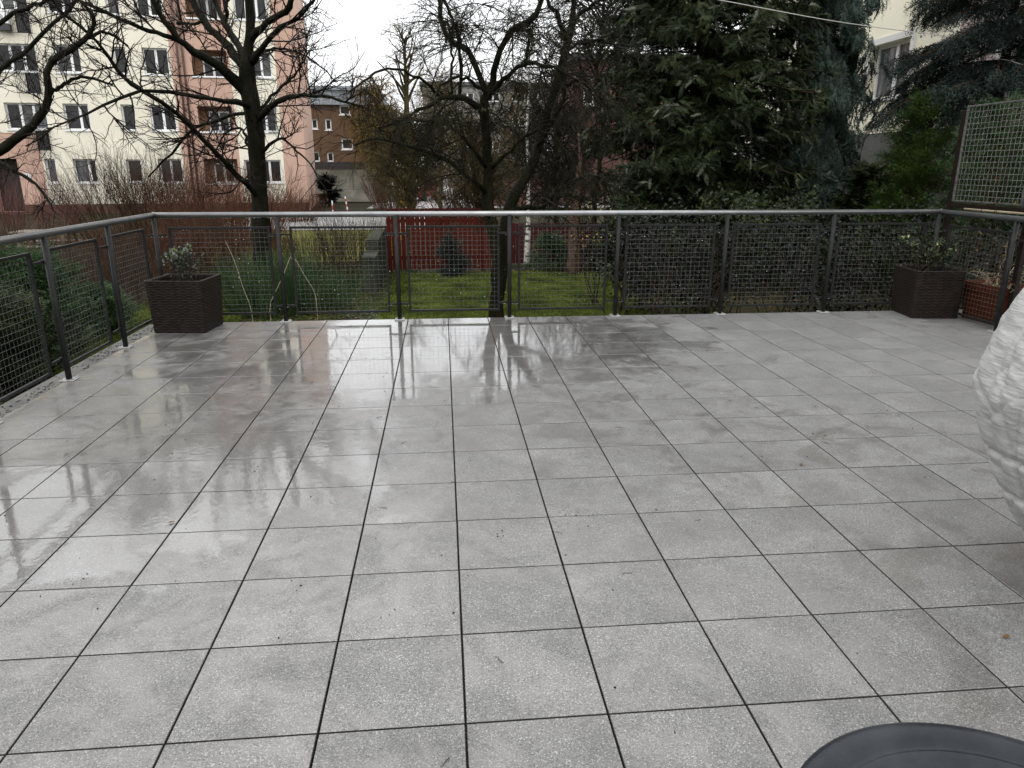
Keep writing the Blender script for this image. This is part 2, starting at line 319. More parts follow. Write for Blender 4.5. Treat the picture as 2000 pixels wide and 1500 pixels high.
class G:
    """gathers quads/tris of one mesh"""
    def __init__(s): s.v = []; s.f3 = []; s.f4 = []; s.n = 0; s.m3 = []; s.m4 = []
    def add(s, v, f, mi=0):
        v = np.asarray(v, float).reshape(-1, 3); f = np.asarray(f, int)
        if len(f):
            if f.shape[1] == 3: s.f3.append(f+s.n); s.m3.append(np.full(len(f), mi))
            else: s.f4.append(f+s.n); s.m4.append(np.full(len(f), mi))
        s.v.append(v); s.n += len(v); return s
    def box(s, lo, hi, mi=0, M=None):
        x0, y0, z0 = lo; x1, y1, z1 = hi
        v = np.array([[x0,y0,z0],[x1,y0,z0],[x1,y1,z0],[x0,y1,z0],[x0,y0,z1],[x1,y0,z1],[x1,y1,z1],[x0,y1,z1]], float)
        if M is not None: v = M(v)
        return s.add(v, [[0,3,2,1],[4,5,6,7],[0,1,5,4],[1,2,6,5],[2,3,7,6],[3,0,4,7]], mi)
    def bbox(s, lo, hi, b=.004, mi=0, M=None):
        """box with bevelled vertical and top edges"""
        x0, y0, z0 = lo; x1, y1, z1 = hi
        def ring(d, e, z): return [[x0+d+e,y0+d,z],[x1-d-e,y0+d,z],[x1-d,y0+d+e,z],[x1-d,y1-d-e,z],[x1-d-e,y1-d,z],[x0+d+e,y1-d,z],[x0+d,y1-d-e,z],[x0+d,y0+d+e,z]]
        rs = [ring(b, b, z0), ring(0, b, z0+b), ring(0, b, z1-b), ring(b, b, z1)]
        v = np.array(sum(rs, []), float)
        if M is not None: v = M(v)
        f = []
        for k in range(3):
            for i in range(8):
                j = (i+1) % 8; f.append([k*8+i, k*8+j, k*8+8+j, k*8+8+i])
        o = 24
        f += [[o+0,o+1,o+2,o+7],[o+7,o+2,o+3,o+6],[o+6,o+3,o+4,o+5]]
        f += [[7,2,1,0],[6,3,2,7],[5,4,3,6]]
        return s.add(v, f, mi)
    def tube(s, pts, r, n=8, mi=0, cap=True):
        pts = np.asarray(pts, float); r = np.broadcast_to(np.asarray(r, float), (len(pts),))
        v, f = tubes(pts[None], r[None], n); k = s.n
        s.add(v, f, mi)
        if cap:
            P = len(pts)
            for idx, sg in ((0, -1), (P-1, 1)):
                c = pts[idx]; ring = np.arange(n)+idx*n; kk = s.n
                s.add(c[None], np.zeros((0, 3), int))
                t = np.stack([ring, np.roll(ring, -1)], 1)+k
                t = t if sg > 0 else t[:, ::-1]
                s.f3.append(np.c_[t, np.full(n, kk)]); s.m3.append(np.full(n, mi))
        return s
    def lathe(s, prof, n=24, c=(0, 0, 0), mi=0):
        prof = np.asarray(prof, float); a = np.linspace(0, 2*np.pi, n, endpoint=False)
        v = np.stack([np.outer(prof[:, 0], np.cos(a))+c[0], np.outer(prof[:, 0], np.sin(a))+c[1], np.repeat(prof[:, 1][:, None], n, 1)+c[2]], -1)
        P = len(prof); i = np.arange(P-1)[:, None]*n; j = np.arange(n)[None]; j2 = (j+1) % n
        f = np.stack([i+j, i+j2, i+n+j2, i+n+j], -1).reshape(-1, 4)
        return s.add(v.reshape(-1, 3), f, mi)
    def build(s, name, mats, parent=None, smooth=False, loc=None):
        fs = []; mi = []
        if s.f3: fs.append(np.concatenate(s.f3)); mi.append(np.concatenate(s.m3))
        if s.f4: fs.append(np.concatenate(s.f4)); mi.append(np.concatenate(s.m4))
        v = np.concatenate(s.v)
        if loc is not None: v = v-np.asarray(loc)
        me = raw_mesh(name, v, fs, smooth)
        if not isinstance(mats, (list, tuple)): mats = [mats]
        for q in mats: me.materials.append(q)
        if len(mats) > 1: me.polygons.foreach_set('material_index', np.concatenate(mi).astype(np.int32))
        return link(name, me, parent, loc)

def link(name, me, parent=None, loc=None):
    o = bpy.data.objects.new(name, me); COL.objects.link(o)
    if parent is not None: o.parent = parent
    if loc is not None: o.location = loc
    return o
def tag(o, label=None, cat=None, group=None, kind=None):
    if label: o['label'] = label
    if cat: o['category'] = cat
    if group: o['group'] = group
    if kind: o['kind'] = kind
    return o
def thing(name, label, cat, group=None, loc=(0, 0, 0), rz=0.0):
    o = bpy.data.objects.new(name, None); COL.objects.link(o)
    o.empty_display_size = .1; o.location = loc; o.rotation_euler = (0, 0, rz)
    return tag(o, label, cat, group)

def norm(v): return v/np.maximum(np.linalg.norm(v, axis=-1, keepdims=True), 1e-9)
def tubes(P, R, n=3):
    """P (N,K,3) polylines, R (N,K) radii -> verts, quads"""
    N, K, _ = P.shape
    T = np.empty_like(P); T[:, 1:-1] = P[:, 2:]-P[:, :-2]; T[:, 0] = P[:, 1]-P[:, 0]; T[:, -1] = P[:, -1]-P[:, -2]
    T = norm(T)
    D = norm(P[:, -1]-P[:, 0]); ref = np.where(np.abs(D[:, 2:3]) > .8, np.array([[1., 0, 0]]), np.array([[0, 0, 1.]]))
    A = norm(np.cross(T, ref[:, None, :])); B = np.cross(A, T)
    a = np.arange(n)*2*np.pi/n
    V = P[:, :, None]+R[:, :, None, None]*(np.cos(a)[None, None, :, None]*A[:, :, None]+np.sin(a)[None, None, :, None]*B[:, :, None])
    base = (np.arange(N)*K*n)[:, None, None]; k = (np.arange(K-1)*n)[None, :, None]; j = np.arange(n)[None, None]; j2 = (j+1) % n
    f = np.stack([base+k+j, base+k+j2, base+k+n+j2, base+k+n+j], -1).reshape(-1, 4)
    return V.reshape(-1, 3), f

def spline(pts, K):
    """smooth polyline through control points (each row may hold extra values such as the radius)"""
    p = np.asarray(pts, float); n = len(p)
    q = np.vstack([2*p[0]-p[1], p, 2*p[-1]-p[-2]])
    t = np.linspace(0, n-1, K); i = np.minimum(t.astype(int), n-2); u = (t-i)[:, None]
    p0, p1, p2, p3 = q[i], q[i+1], q[i+2], q[i+3]
    return .5*(2*p1+(p2-p0)*u+(2*p0-5*p1+4*p2-p3)*u*u+(3*p1-p0-3*p2+p3)*u**3)

def grow(PP, RR, n, length, angle, K=5, t=(.2, 1.0), wig=.25, grav=0.0, upb=0.0, rmax=.01, tip=.3, taper_len=.5):
    """n children sprouting from the parent polylines PP (N,K0,3)"""
    N, K0, _ = PP.shape
    seg = np.linalg.norm(np.diff(PP, axis=1), axis=2).sum(1)
    idx = rng.choice(N, n, p=seg/seg.sum())
    tt = rng.uniform(t[0], t[1], n); ft = tt*(K0-1); i = np.minimum(ft.astype(int), K0-2); u = (ft-i)[:, None]
    p = PP[idx, i]*(1-u)+PP[idx, i+1]*u
    r = RR[idx, i]*(1-u[:, 0])+RR[idx, i+1]*u[:, 0]
    T = norm(PP[idx, i+1]-PP[idx, i])
    x = rng.normal(size=(n, 3)); x -= (x*T).sum(1, keepdims=True)*T; x = norm(x)
    an = np.radians(rng.normal(angle[0], angle[1], n))[:, None]
    d = norm(np.cos(an)*T+np.sin(an)*x+np.array([0, 0, upb]))
    L = rng.uniform(length[0], length[1], n)*(1-taper_len*(tt-t[0])/(t[1]-t[0]+1e-6))
    out = np.empty((n, K, 3)); out[:, 0] = p; st = (L/(K-1))[:, None]
    for k in range(1, K):
        d = norm(d+rng.normal(scale=wig, size=(n, 3))+np.array([0, 0, -grav]))
        out[:, k] = out[:, k-1]+d*st
    r0 = np.minimum(r*.75, rmax)
    R = r0[:, None]*np.linspace(1, tip, K)[None]
    return out, R

def limbs(root, name, specs, y0, mt, label=None, sides=9, K=18, wob=.01, wf=1.0):
    """specs: list of [(px, py, width_px, dy) ...]; width in photo pixels; returns resampled polylines and radii"""
    PP, RR = [], []
    for s in specs:
        ctl = []
        for (px, py, wd, dy) in s:
            p = at_y(px, py, y0+dy); dep = (p-CAM)@FW
            ctl.append([*p, max(wf*wd*dep/F/2, .004)])
        q = spline(ctl, K); P, R = q[:, :3].copy(), np.maximum(q[:, 3], .003)
        P[1:-1] += rng.normal(scale=wob, size=(K-2, 3))
        PP.append(P); RR.append(R)
        g = G(); g.tube(P, R*(1+.06*rng.normal(size=K)), sides)
        g.build(name, mt, root, smooth=True)
    return np.array(PP), np.array(RR)

def twig_part(root, levels, mt, name='twigs', n=3):
    vs, fs, k = [], [], 0
    for P, R in levels:
        v, f = tubes(P, R, n); vs.append(v); fs.append(f+k); k += len(v)
    me = raw_mesh(name, np.concatenate(vs), np.concatenate(fs), True); me.materials.append(mt)
    o = link(name, me, root); o['kind'] = 'stuff'
    return o

def place(tv, tf, pos, fwd, up, scale):
    """copies template verts tv (V,3: x side, y forward, z up) to many places"""
    f = norm(fwd); s = norm(np.cross(f, up)); u = np.cross(s, f)
    sc_ = np.asarray(scale).reshape(-1, 1, 1)
    V = pos[:, None]+sc_*(tv[None, :, 0:1]*s[:, None]+tv[None, :, 1:2]*f[:, None]+tv[None, :, 2:3]*u[:, None])
    N = len(pos); off = (np.arange(N)*len(tv))[:, None, None]
    return V.reshape(-1, 3), (tf[None]+off).reshape(-1, tf.shape[1])

def fan_template(n=9, ln=.42, wd=.09, droop=.35, ang=45):
    """flat feathery spray: stem with paired narrow leaflets"""
    v, f = [], []
    for i in range(n):
        y = .04+.92*i/(n-1); z = -droop*y*y
        L = ln*(1-.6*abs(y-.4)/.6)
        for s in (-1, 1):
            a = math.radians(ang+random.uniform(-14, 14)); k = len(v)
            dx, dy = s*math.sin(a)*L, math.cos(a)*L
            dz = -droop*L*.6+random.uniform(-.06, .06)
            v += [[0, y-wd*.5, z], [0, y+wd*.5, z], [dx, y+dy, z+dz]]
            f += [[k, k+1, k+2]]
    k = len(v); v += [[-.03, .0, 0], [.03, 0, 0], [0, 1.05, -droop]]; f += [[k, k+1, k+2]]
    return np.array(v), np.array(f)

def shoot_template(n=26, ln=.16, wd=.028, droop=.2):
    """needled shoot: thin triangles all round a stem"""
    v, f = [], []
    for i in range(n):
        y = i/(n-1); z = -droop*y*y; a = i*2.4
        d = np.array([math.cos(a)*.85, .55, math.sin(a)*.6+.12]); d /= np.linalg.norm(d)
        L = ln*(1-.3*y); k = len(v)
        sx = np.cross(d, [0, 0, 1.]); sx /= np.linalg.norm(sx)+1e-6
        b = np.array([0, y, z])
        v += [list(b-sx*wd*.5), list(b+sx*wd*.5), list(b+d*L)]; f += [[k, k+1, k+2]]
    k = len(v); v += [[-.02, 0, 0], [.02, 0, 0], [0, 1, -droop]]; f += [[k, k+1, k+2]]
    return np.array(v), np.array(f)

LEAF = (np.array([[0, 0, 0], [.22, .35, .05], [0, .38, -.02], [-.22, .35, .05], [.16, .75, .0], [0, .78, -.06], [-.16, .75, .0], [0, 1.05, -.16]], float),
        np.array([[0, 1, 2], [0, 2, 3], [1, 4, 5], [1, 5, 2], [2, 5, 6], [2, 6, 3], [4, 7, 5], [5, 7, 6]]))
IVY = (np.array([[0, 0, 0], [.5, .2, .05], [.28, .45, 0], [.0, 1.0, -.12], [-.28, .45, 0], [-.5, .2, .05], [0, .4, -.05]], float),
       np.array([[0, 1, 6], [1, 2, 6], [2, 3, 6], [3, 4, 6], [4, 5, 6], [5, 0, 6]]))
BLADE = (np.array([[-.06, 0, 0], [.06, 0, 0], [.0, .25, 1.0], [-.3, .1, 0], [-.2, .1, 0], [-.45, -.1, .8], [.22, -.1, 0], [.32, -.1, 0], [.5, -.3, .85]], float), np.array([[0, 1, 2], [3, 4, 5], [6, 7, 8]]))

def leaf_part(root, name, mt, tpl, pos, fwd, up, scale, stuff=True):
    v, f = place(tpl[0], tpl[1], pos, fwd, up, scale)
    me = raw_mesh(name, v, f); me.materials.append(mt)
    o = link(name, me, root)
    if stuff: o['kind'] = 'stuff'
    return o

# ================================================================== SETTING
# ground: one big sheet with the terrace bed set above it
def sheet(name, x0, x1, y0, y1, z, mt, sub=1, bumpy=0.0):
    xs = np.linspace(x0, x1, sub+1); ys = np.linspace(y0, y1, sub+1)
    X, Y = np.meshgrid(xs, ys); Z = np.full_like(X, z)
    if bumpy: Z[1:-1, 1:-1] += rng.normal(scale=bumpy, size=Z[1:-1, 1:-1].shape)
    k = (np.arange(sub)[:, None]*(sub+1)+np.arange(sub)[None]).ravel()
    f = np.stack([k, k+1, k+sub+2, k+sub+1], 1)
    me = raw_mesh(name, np.stack([X, Y, Z], -1), f, True); me.materials.append(mt)
    return tag(link(name, me), kind='structure')
sheet('ground', -400, 400, -300, 600, GZ, MT['earth'])
sheet('lawn', -4.6, 4.2, 8.2, 13.7, GZ+.006, MT['lawn'], 30, .004)
sheet('path', -8.5, -.7, 24.5, 33.5, GZ+.008, MT['road'])
sheet('meadow', -6.2, -1.3, 15.5, 24.3, GZ+.004, MT['far_grass'])
sheet('street', -4, 30, 38, 60, GZ+.006, MT['road'])

# terrace
TX0, TX1, TY0, TY1 = -2.745, 5.16, -2.4, 5.62
terrace = bpy.data.objects.new('terrace', None); COL.objects.link(terrace); tag(terrace, kind='structure')
g = G(); g.box((TX0-.02, TY0, GZ-.2), (TX1+.9, TY1-.01, -.031)); g.build('slab', MT['bed'], terrace)
g = G(); g.box((TX0-.22, TY0, GZ-.2), (TX0-.022, TY1+.12, -.04)); g.box((TX0-.02, TY1-.008, GZ-.2), (TX1+.9, TY1+.12, -.06)); g.build('edge_beam', MT['concrete'], terrace)
# ledge beyond the right railing
g = G(); g.bbox((TX1+.006, TY0, -.03), (TX1+.895, TY1-.012, -.002), .003); g.build('ledge', MT['concrete'], terrace)
T, J = .4, .0066
def tile_mesh(nx, ny):
    g = G(); hx, hy = nx/2, ny/2; b = .0013; th = .03
    g.add([[-hx,-hy,-th],[hx,-hy,-th],[hx,hy,-th],[-hx,hy,-th],[-hx,-hy,-b],[hx,-hy,-b],[hx,hy,-b],[-hx,hy,-b],
           [-hx+b,-hy+b,0],[hx-b,-hy+b,0],[hx-b,hy-b,0],[-hx+b,hy-b,0]],
          [[0,1,5,4],[1,2,6,5],[2,3,7,6],[3,0,4,7],[4,5,9,8],[5,6,10,9],[6,7,11,10],[7,4,8,11],[8,9,10,11]])
    me = raw_mesh('tile', np.concatenate(g.v), [np.concatenate(g.f4)]); me.materials.append(MT['tile']); me.materials.append(MT['bed'])
    me.polygons.foreach_set('material_index', np.array([1]*4+[0]*5, np.int32)); return me
tm_full = tile_mesh(T-J, T-J)
xs = [(c*T+J/2, (c+1)*T-J/2) for c in range(-6, 12)]
xs = [(TX0, -6*T-J/2)]+xs+[(12*T+J/2, TX1)]
tm_l = tile_mesh(xs[0][1]-xs[0][0], T-J); tm_r = tile_mesh(xs[-1][1]-xs[-1][0], T-J)
cut_v, cut_f, ck = [], [], 0
def visible(x, y, mx=60):
    d = np.array([x, y, 0])-CAM; z = d@FW
    if z < .2: return False
    px, py = 1000+F*(d@RT)/z, 750-F*(d@UP)/z
    return -mx < px < 2000+mx and py < 1500+mx
rest = G(); ntile = 0
for r in range(-6, 14):
    for ci, (xa, xb) in enumerate(xs):
        me = tm_l if ci == 0 else tm_r if ci == len(xs)-1 else tm_full
        cx, cy = (xa+xb)/2, r*T+T/2
        vis = any(visible(x, y) for x in (xa, xb, cx) for y in (r*T, r*T+T))
        dz = rng.normal(scale=.00018); tx, ty = rng.normal(scale=.0009, size=2)
        if vis and ntile < 299:
            o = link('tile', me, terrace, (cx, cy, dz)); o.rotation_euler = (tx, ty, rng.normal(scale=.0012)); ntile += 1
        else:
            rest.bbox((xa, r*T+J/2, -.03), (xb, r*T+T-J/2, dz), .002)
if rest.n: rest.build('tile', MT['tile'], terrace)['kind'] = 'stuff'

# pebble strip along the left border
n = 1100
pp = np.c_[rng.uniform(TX0-.2, TX0-.01, n), rng.uniform(-1, TY1, n), rng.uniform(-.042, -.032, n)]
ico = G(); ico.lathe([(0.01, -.7), (.8, -.45), (1, 0), (.75, .5), (.01, .68)], 6)
v, f = place(np.concatenate(ico.v), np.concatenate(ico.f4), pp, rng.normal(size=(n, 3))*[1, 1, .15], np.tile([0, 0, 1.], (n, 1)), rng.uniform(.003, .011, n))
me = raw_mesh('gravel', v, f, True); me.materials.append(MT['pebble']); o = link('gravel', me, terrace); o['kind'] = 'stuff'

# ================================================================== RAILING
RZ = 1.032
rail = thing('metal_railing', 'grey steel railing with round handrail and wire mesh panels along the terrace edge', 'railing')
BX = [-2.72, -1.597, -.483, .62, 1.71, 2.822, 3.945, 5.08]
RY = 5.60
LY = [3.62, 2.66, 1.70, .74, -.22]
RYS = [4.50, 3.40, 2.30, 1.2]
def seg_rail(a, b, ext=True):
    g = G(); g.tube([a, b], .026, 16); g.build('handrail', MT['steel'], rail, smooth=True)
seg_rail((-2.735, RY+.002, RZ), (5.09, RY-.02, RZ))
seg_rail((-2.735, -1.0, RZ-.001), (-2.735, RY+.02, RZ-.001))
seg_rail((5.09, RY-.02, RZ-.002), (4.97, .8, RZ-.002))
for c in ((-2.735, RY+.004, RZ), (5.09, RY-.02, RZ)):
    g = G(); g.lathe([(.001, -.029), (.018, -.022), (.0275, 0), (.018, .022), (.001, .029)], 14, c); g.build('corner_joint', MT['steel'], rail, smooth=True)
post_g = G(); post_g.tube([(0, 0, .004), (0, 0, RZ-.02)], .0205, 12)
post_me = None
def post(x, y, along):
    global post_me, plate_me, br_me
    if post_me is None:
        o = post_g.build('post', MT['dark_steel'], rail, smooth=True); post_me = o.data
        pg = G(); pg.bbox((-.05, -.05, 0), (.05, .05, .009), .003)
        for sx in (-.034, .034):
            for sy in (-.034, .034): pg.lathe([(.0085, .009), (.0085, .016), (.001, .017)], 6, (sx, sy, 0))
        po = pg.build('base_plate', MT['plate'], o); plate_me = po.data
        bg_ = G(); bg_.box((-.115, .012, -.009), (.115, .026, .009)); bg_.box((-.012, -.02, -.012), (.012, .03, .012))
        bo = bg_.build('bracket', MT['dark_steel'], o); br_me = bo.data; bo.location = (0, .012, .155)
        bo2 = link('bracket', br_me, o); bo2.location = (0, .012, .845)
        o.location = (x, y, 0); o.rotation_euler = (0, 0, along); return o
    o = link('post', post_me, rail, (x, y, 0)); o.rotation_euler = (0, 0, along)
    po = link('base_plate', plate_me, o)
    for z in (.155, .845): link('bracket', br_me, o).location = (0, .012, z)
    return o
for x in BX[1:-1]: post(x, RY-.03, 0)
post(BX[0], RY-.04, math.pi/4); post(BX[-1]-.02, RY-.05, -math.pi/4)
for y in LY: post(-2.73, y, math.pi/2)
post(-2.73, 4.60, math.pi/2)
for i, y in enumerate(RYS): post(5.09-.12*(RY-y)/4.8, y, -math.pi/2)

def wire_mesh(wd, ht, pitch, r, crimp, n=3):
    P = []
    def lines(L, cnt, vert):
        K = int(L/(pitch/2))+1
        for i in range(cnt):
            c = (i+1)*((wd if vert else ht)/(cnt+1)); s = np.linspace(0, L, K)
            d = crimp*np.where(np.arange(K) % 2 == (i % 2), 1, -1)*(1 if vert else -1)
            jit = rng.normal(scale=.0012)
            if vert: yield np.stack([np.full(K, c-wd/2+jit), d, s], 1)
            else: yield np.stack([s-wd/2, d, np.full(K, c+jit)], 1)
    a = np.array(list(lines(ht, int(round(wd/pitch))-1, True))); b = np.array(list(lines(wd, int(round(ht/pitch))-1, False)))
    va, fa = tubes(a, np.full(a.shape[:2], r), n); vb, fb = tubes(b, np.full(b.shape[:2], r), n)
    return raw_mesh('wire_mesh', np.concatenate([va, vb]), np.concatenate([fa, fb+len(va)]))
_pan = {}
def panel(parent, cx, cy, z0, wd, ht, rz, wmat='wire', fmat='dark_steel', pitch=.0455, r=.0011, crimp=.002, name='mesh_panel', fr=.011):
    key = (round(wd, 2), round(ht, 2), wmat)
    if key not in _pan:
        g = G(); w2 = wd/2
        g.bbox((-w2, -fr, 0), (-w2+2*fr, fr, ht), .002); g.bbox((w2-2*fr, -fr, 0), (w2, fr, ht), .002)
        g.bbox((-w2+2*fr, -fr+.001, ht-2*fr), (w2-2*fr, fr-.001, ht-.001), .002); g.bbox((-w2+2*fr, -fr+.001, .001), (w2-2*fr, fr-.001, 2*fr), .002)
        o = g.build(name, MT[fmat], parent); me = o.data
        wm = wire_mesh(wd-.02, ht-.02, pitch, r, crimp); wm.materials.append(MT[wmat]); _pan[key] = (me, wm)
    else: o = link(name, _pan[key][0], parent)
    o.location = (cx, cy, z0); o.rotation_euler = (0, 0, rz)
    link('wire_mesh', _pan[key][1], o).location = (0, 0, .01)
    return o
for i in range(len(BX)-1):
    a, b = BX[i], BX[i+1]; panel(rail, (a+b)/2, RY+.035, .066, b-a-.185, .853, 0)
ys = [RY-.04, 4.60]+LY
for i in range(len(ys)-1):
    panel(rail, -2.795, (ys[i]+ys[i+1])/2, .066, ys[i]-ys[i+1]-.185, .853, math.pi/2)
panel(rail, 5.125, 5.03, .045, .87, .865, -math.pi/2)
for i in range(len(RYS)-1):
    panel(rail, 5.09, (RYS[i]+RYS[i+1])/2, .045, .9, .865, -math.pi/2)
# rain drops hanging under the handrail, brackets and wires
n = 260
dp = np.c_[rng.uniform(-2.7, 5.05, n), np.full(n, RY-.004), np.full(n, RZ-.0285)]
n2 = 200
k = rng.integers(0, 18, n2)
dp2 = np.c_[rng.uniform(-2.6, 5.0, n2), np.full(n2, RY+.033), .076+.0455*(k+1)-.006]
n3 = 120; pz = np.where(rng.random(n3) < .5, .145, .834)
dp3 = np.c_[rng.choice(BX, n3)+rng.uniform(-.11, .11, n3), np.full(n3, RY-.002), pz-.004]
dp = np.concatenate([dp, dp2, dp3]); n = len(dp)
ico = G(); ico.lathe([(0.01, -1), (.75, -.7), (1, 0), (.6, .8), (.01, 1.3)], 6)
v, f = place(np.concatenate(ico.v), np.concatenate(ico.f4), dp, np.tile([0, 1., 0], (n, 1)), np.tile([0, 0, 1.], (n, 1)), rng.uniform(.0018, .0042, n))
me = raw_mesh('water_drops', v, f, True); me.materials.append(MT['drop']); o = link('water_drops', me, rail); o['kind'] = 'stuff'

# tall trellis screen behind the right railing
tr = thing('trellis_screen', 'upright pale wire trellis panel on dark posts above the right railing', 'trellis', loc=(5.24, 5.17, 0))
panel(tr, 0, 0, 1.13, .95, .93, -math.pi/2, 'bright_wire', 'wire', .055, .0020, .004, fr=.009)
g = G(); g.bbox((-.005, .50, 0), (.045, .55, 2.02), .004); g.build('post', MT['dark_wood'], tr)
g = G(); g.bbox((-.005, -.58, 0), (.045, -.53, 2.02), .004); g.build('post', MT['dark_wood'], tr)
g = G(); g.bbox((.0, -.53, 1.075), (.03, .50, 1.115), .003); g.build('crossbar', MT['dark_wood'], tr)
g = G(); g.tube([(5.36, 5.6, 1.055), (5.36, 4.66, 1.06)], .013, 8)
tag(g.build('bamboo_cane', MT['pale_wood'], smooth=True), 'pale bamboo cane lying level just behind the right handrail', 'cane')

# ================================================================== PLANTERS
def wicker_box(name, label, corner, rz, wd, dp, ht, flare=.035):
    root = thing(name, label, 'planter', 'wicker planters', corner, rz)
    rows, cols = 30, 22
    # perimeter of a rounded rectangle
    def peri(hw, hd, rr, k):
        per = []
        for q in range(4):
            sx, sy = [(1, -1), (1, 1), (-1, 1), (-1, -1)][q]
            for a in np.linspace(0, 1, k, endpoint=False):
                pass
        return per
    nu, nv = cols*4*3, rows*4
    u = np.arange(nu)/nu
    # superellipse style square outline
    th = 2*np.pi*u-np.pi*.75
    side = (u*4) % 1; q = (u*4).astype(int)
    cor = np.array([[-1, -1], [1, -1], [1, 1], [-1, 1]])
    p0 = cor[q]; p1 = cor[(q+1) % 4]
    base = p0+(p1-p0)*side[:, None]
    edge = np.minimum(side, 1-side); rr = np.clip(1-edge/.06, 0, 1)
    base = base*(1-.045*rr[:, None]**2)
    nrm = norm(base*np.abs(base)**6)
    V = []
    zz = np.linspace(0, 1, nv+1)
    for z in zz:
        hw = wd/2-flare*(1-z)*.8; hd = dp/2-flare*(1-z)*.8
        rrw = np.floor(z*rows-1e-6)
        ph = (z*rows) % 1 if z < 1 else 1
        amp = .0017*np.sin(np.pi*(u*cols*2)+np.pi*rrw)*np.sin(np.pi*ph)+.0046*np.sin(np.pi*ph)
        pt = base*[hw, hd]+nrm*amp[:, None]
        V.append(np.c_[pt, np.full(nu, z*ht)])
    # rolled rim and inner wall
    for off, dz in ((.006, .006), (.002, .016), (-.012, .018), (-.026, .012), (-.030, -.002), (-.034, -.10)):
        br = .004*np.sin(np.pi*u*cols*3) if dz > 0 else 0
        pt = base*[wd/2+off, dp/2+off]+nrm*(np.zeros(nu)+br)[:, None]
        V.append(np.c_[pt, np.full(nu, ht+dz)])
    K = len(V); V = np.array(V)
    i = np.arange(K-1)[:, None]*nu; j = np.arange(nu)[None]; j2 = (j+1) % nu
    f = np.stack([i+j, i+j2, i+nu+j2, i+nu+j], -1).reshape(-1, 4)
    me = raw_mesh('woven_body', V.reshape(-1, 3), f, True); me.materials.append(MT['wicker']); link('woven_body', me, root)
    g = G(); g.box((-wd/2+.03, -dp/2+.03, ht-.09), (wd/2-.03, dp/2-.03, ht-.06)); g.build('soil', MT['soil'], root)
    g = G()
    for sx in (-1, 1):
        for sy in (-1, 1): g.box((sx*(wd/2-.06)-.02, sy*(dp/2-.06)-.02, -.012+.012), (sx*(wd/2-.06)+.02, sy*(dp/2-.06)+.02, .012))
    return root
wicker_box('wicker_planter', 'brown woven wicker planter with grey-green shrub at the left railing corner', (-2.445, 5.345, .002), rad(-6), .52, .48, .465, .028)
wicker_box('wicker_planter', 'brown woven wicker planter with yellow-tipped shrub at the right railing corner', (4.945, 5.395, .002), rad(-8), .49, .52, .462, .02)

def pot_shrub(name, label, base, h, spread, n_st, n_lf, m1, m2, seed, leaf=(.03, .055), tipn=0):
    root = thing(name, label, 'shrub', 'shrubs growing in planters', base)
    P0 = np.zeros((n_st, 6, 3)); 
    for i in range(n_st):
        a = rng.uniform(0, 2*np.pi); d = np.array([math.cos(a)*spread*rng.uniform(.2, 1), math.sin(a)*spread*rng.uniform(.2, 1), h*rng.uniform(.55, 1)])
        b = np.array([rng.normal(scale=.03), rng.normal(scale=.03), 0])
        for k in range(6):
            P0[i, k] = b+d*(k/5)*np.array([(k/5)**.5, (k/5)**.5, 1])+rng.normal(scale=.008, size=3)
    R0 = np.tile(np.linspace(.005, .002, 6), (n_st, 1))
    P1, R1 = grow(P0, R0, n_st*5, (.08, .2), (45, 15), 4, (.3, 1), .2, 0, .3, .003)
    twig_part(root, [(P0, R0), (P1, R1)], MT['stem'], 'stems')
    A = np.concatenate([P1.reshape(-1, 3), P0[:, 2:].reshape(-1, 3)]); idx = rng.integers(0, len(A), n_lf)
    pos = A[idx]+rng.normal(scale=.012, size=(n_lf, 3))
    fw = norm(pos-np.array([0, 0, h*.2]))+rng.normal(scale=.5, size=(n_lf, 3))
    leaf_part(root, 'leaves', m1, LEAF, pos, fw, np.tile([0, 0, 1.], (n_lf, 1))+rng.normal(scale=.3, size=(n_lf, 3)), rng.uniform(*leaf, n_lf))
    if tipn:
        top = P0[:, -1]; idx = rng.integers(0, len(top), tipn); pos = top[idx]+rng.normal(scale=.012, size=(tipn, 3))
        fw = rng.normal(size=(tipn, 3))*[1, 1, .4]+[0, 0, .8]
        leaf_part(root, 'young_leaves', m2, LEAF, pos, fw, np.tile([0, 0, 1.], (tipn, 1))+rng.normal(scale=.3, size=(tipn, 3)), rng.uniform(*leaf, tipn))
    return root
pot_shrub('evergreen_shrub', 'grey-green small leaved evergreen shrub growing in the left wicker planter', (-2.46, 5.33, .40), .36, .16, 10, 420, MT['grey_leaf'], MT['young_leaf'], 1, (.028, .05), 26)
pot_shrub('laurel_shrub', 'sparse laurel with yellow-green tips growing in the right wicker planter', (4.90, 5.44, .39), .40, .26, 10, 230, MT['leaf'], MT['young_leaf'], 2, (.03, .055), 50)

# terracotta box with withered plant
tp = thing('terracotta_planter', 'orange terracotta trough behind the right mesh panel', 'planter', loc=(5.43, 4.98, 0), rz=rad(4))
def trough(hw, hd, ht, th):
    g = G()
    prof = [(0, 1, 0), (ht-.07, 1, .018), (ht-.07, 1, .034), (ht, 1, .036), (ht, 1, .036-th), (ht-.06, 1, .012-th)]
    R = []
    for z, _, o in prof:
        e = .03; a, b = hw+o, hd+o
        R.append([[-a+e,-b,z],[a-e,-b,z],[a,-b+e,z],[a,b-e,z],[a-e,b,z],[-a+e,b,z],[-a,b-e,z],[-a,-b+e,z]])
    V = np.array(R); K = len(V)
    f = [[k*8+i, k*8+(i+1) % 8, k*8+8+(i+1) % 8, k*8+8+i] for k in range(K-1) for i in range(8)]
    g.add(V.reshape(-1, 3), f); return g
trough(.17, .27, .37, .03).build('box', MT['terracotta'], tp)
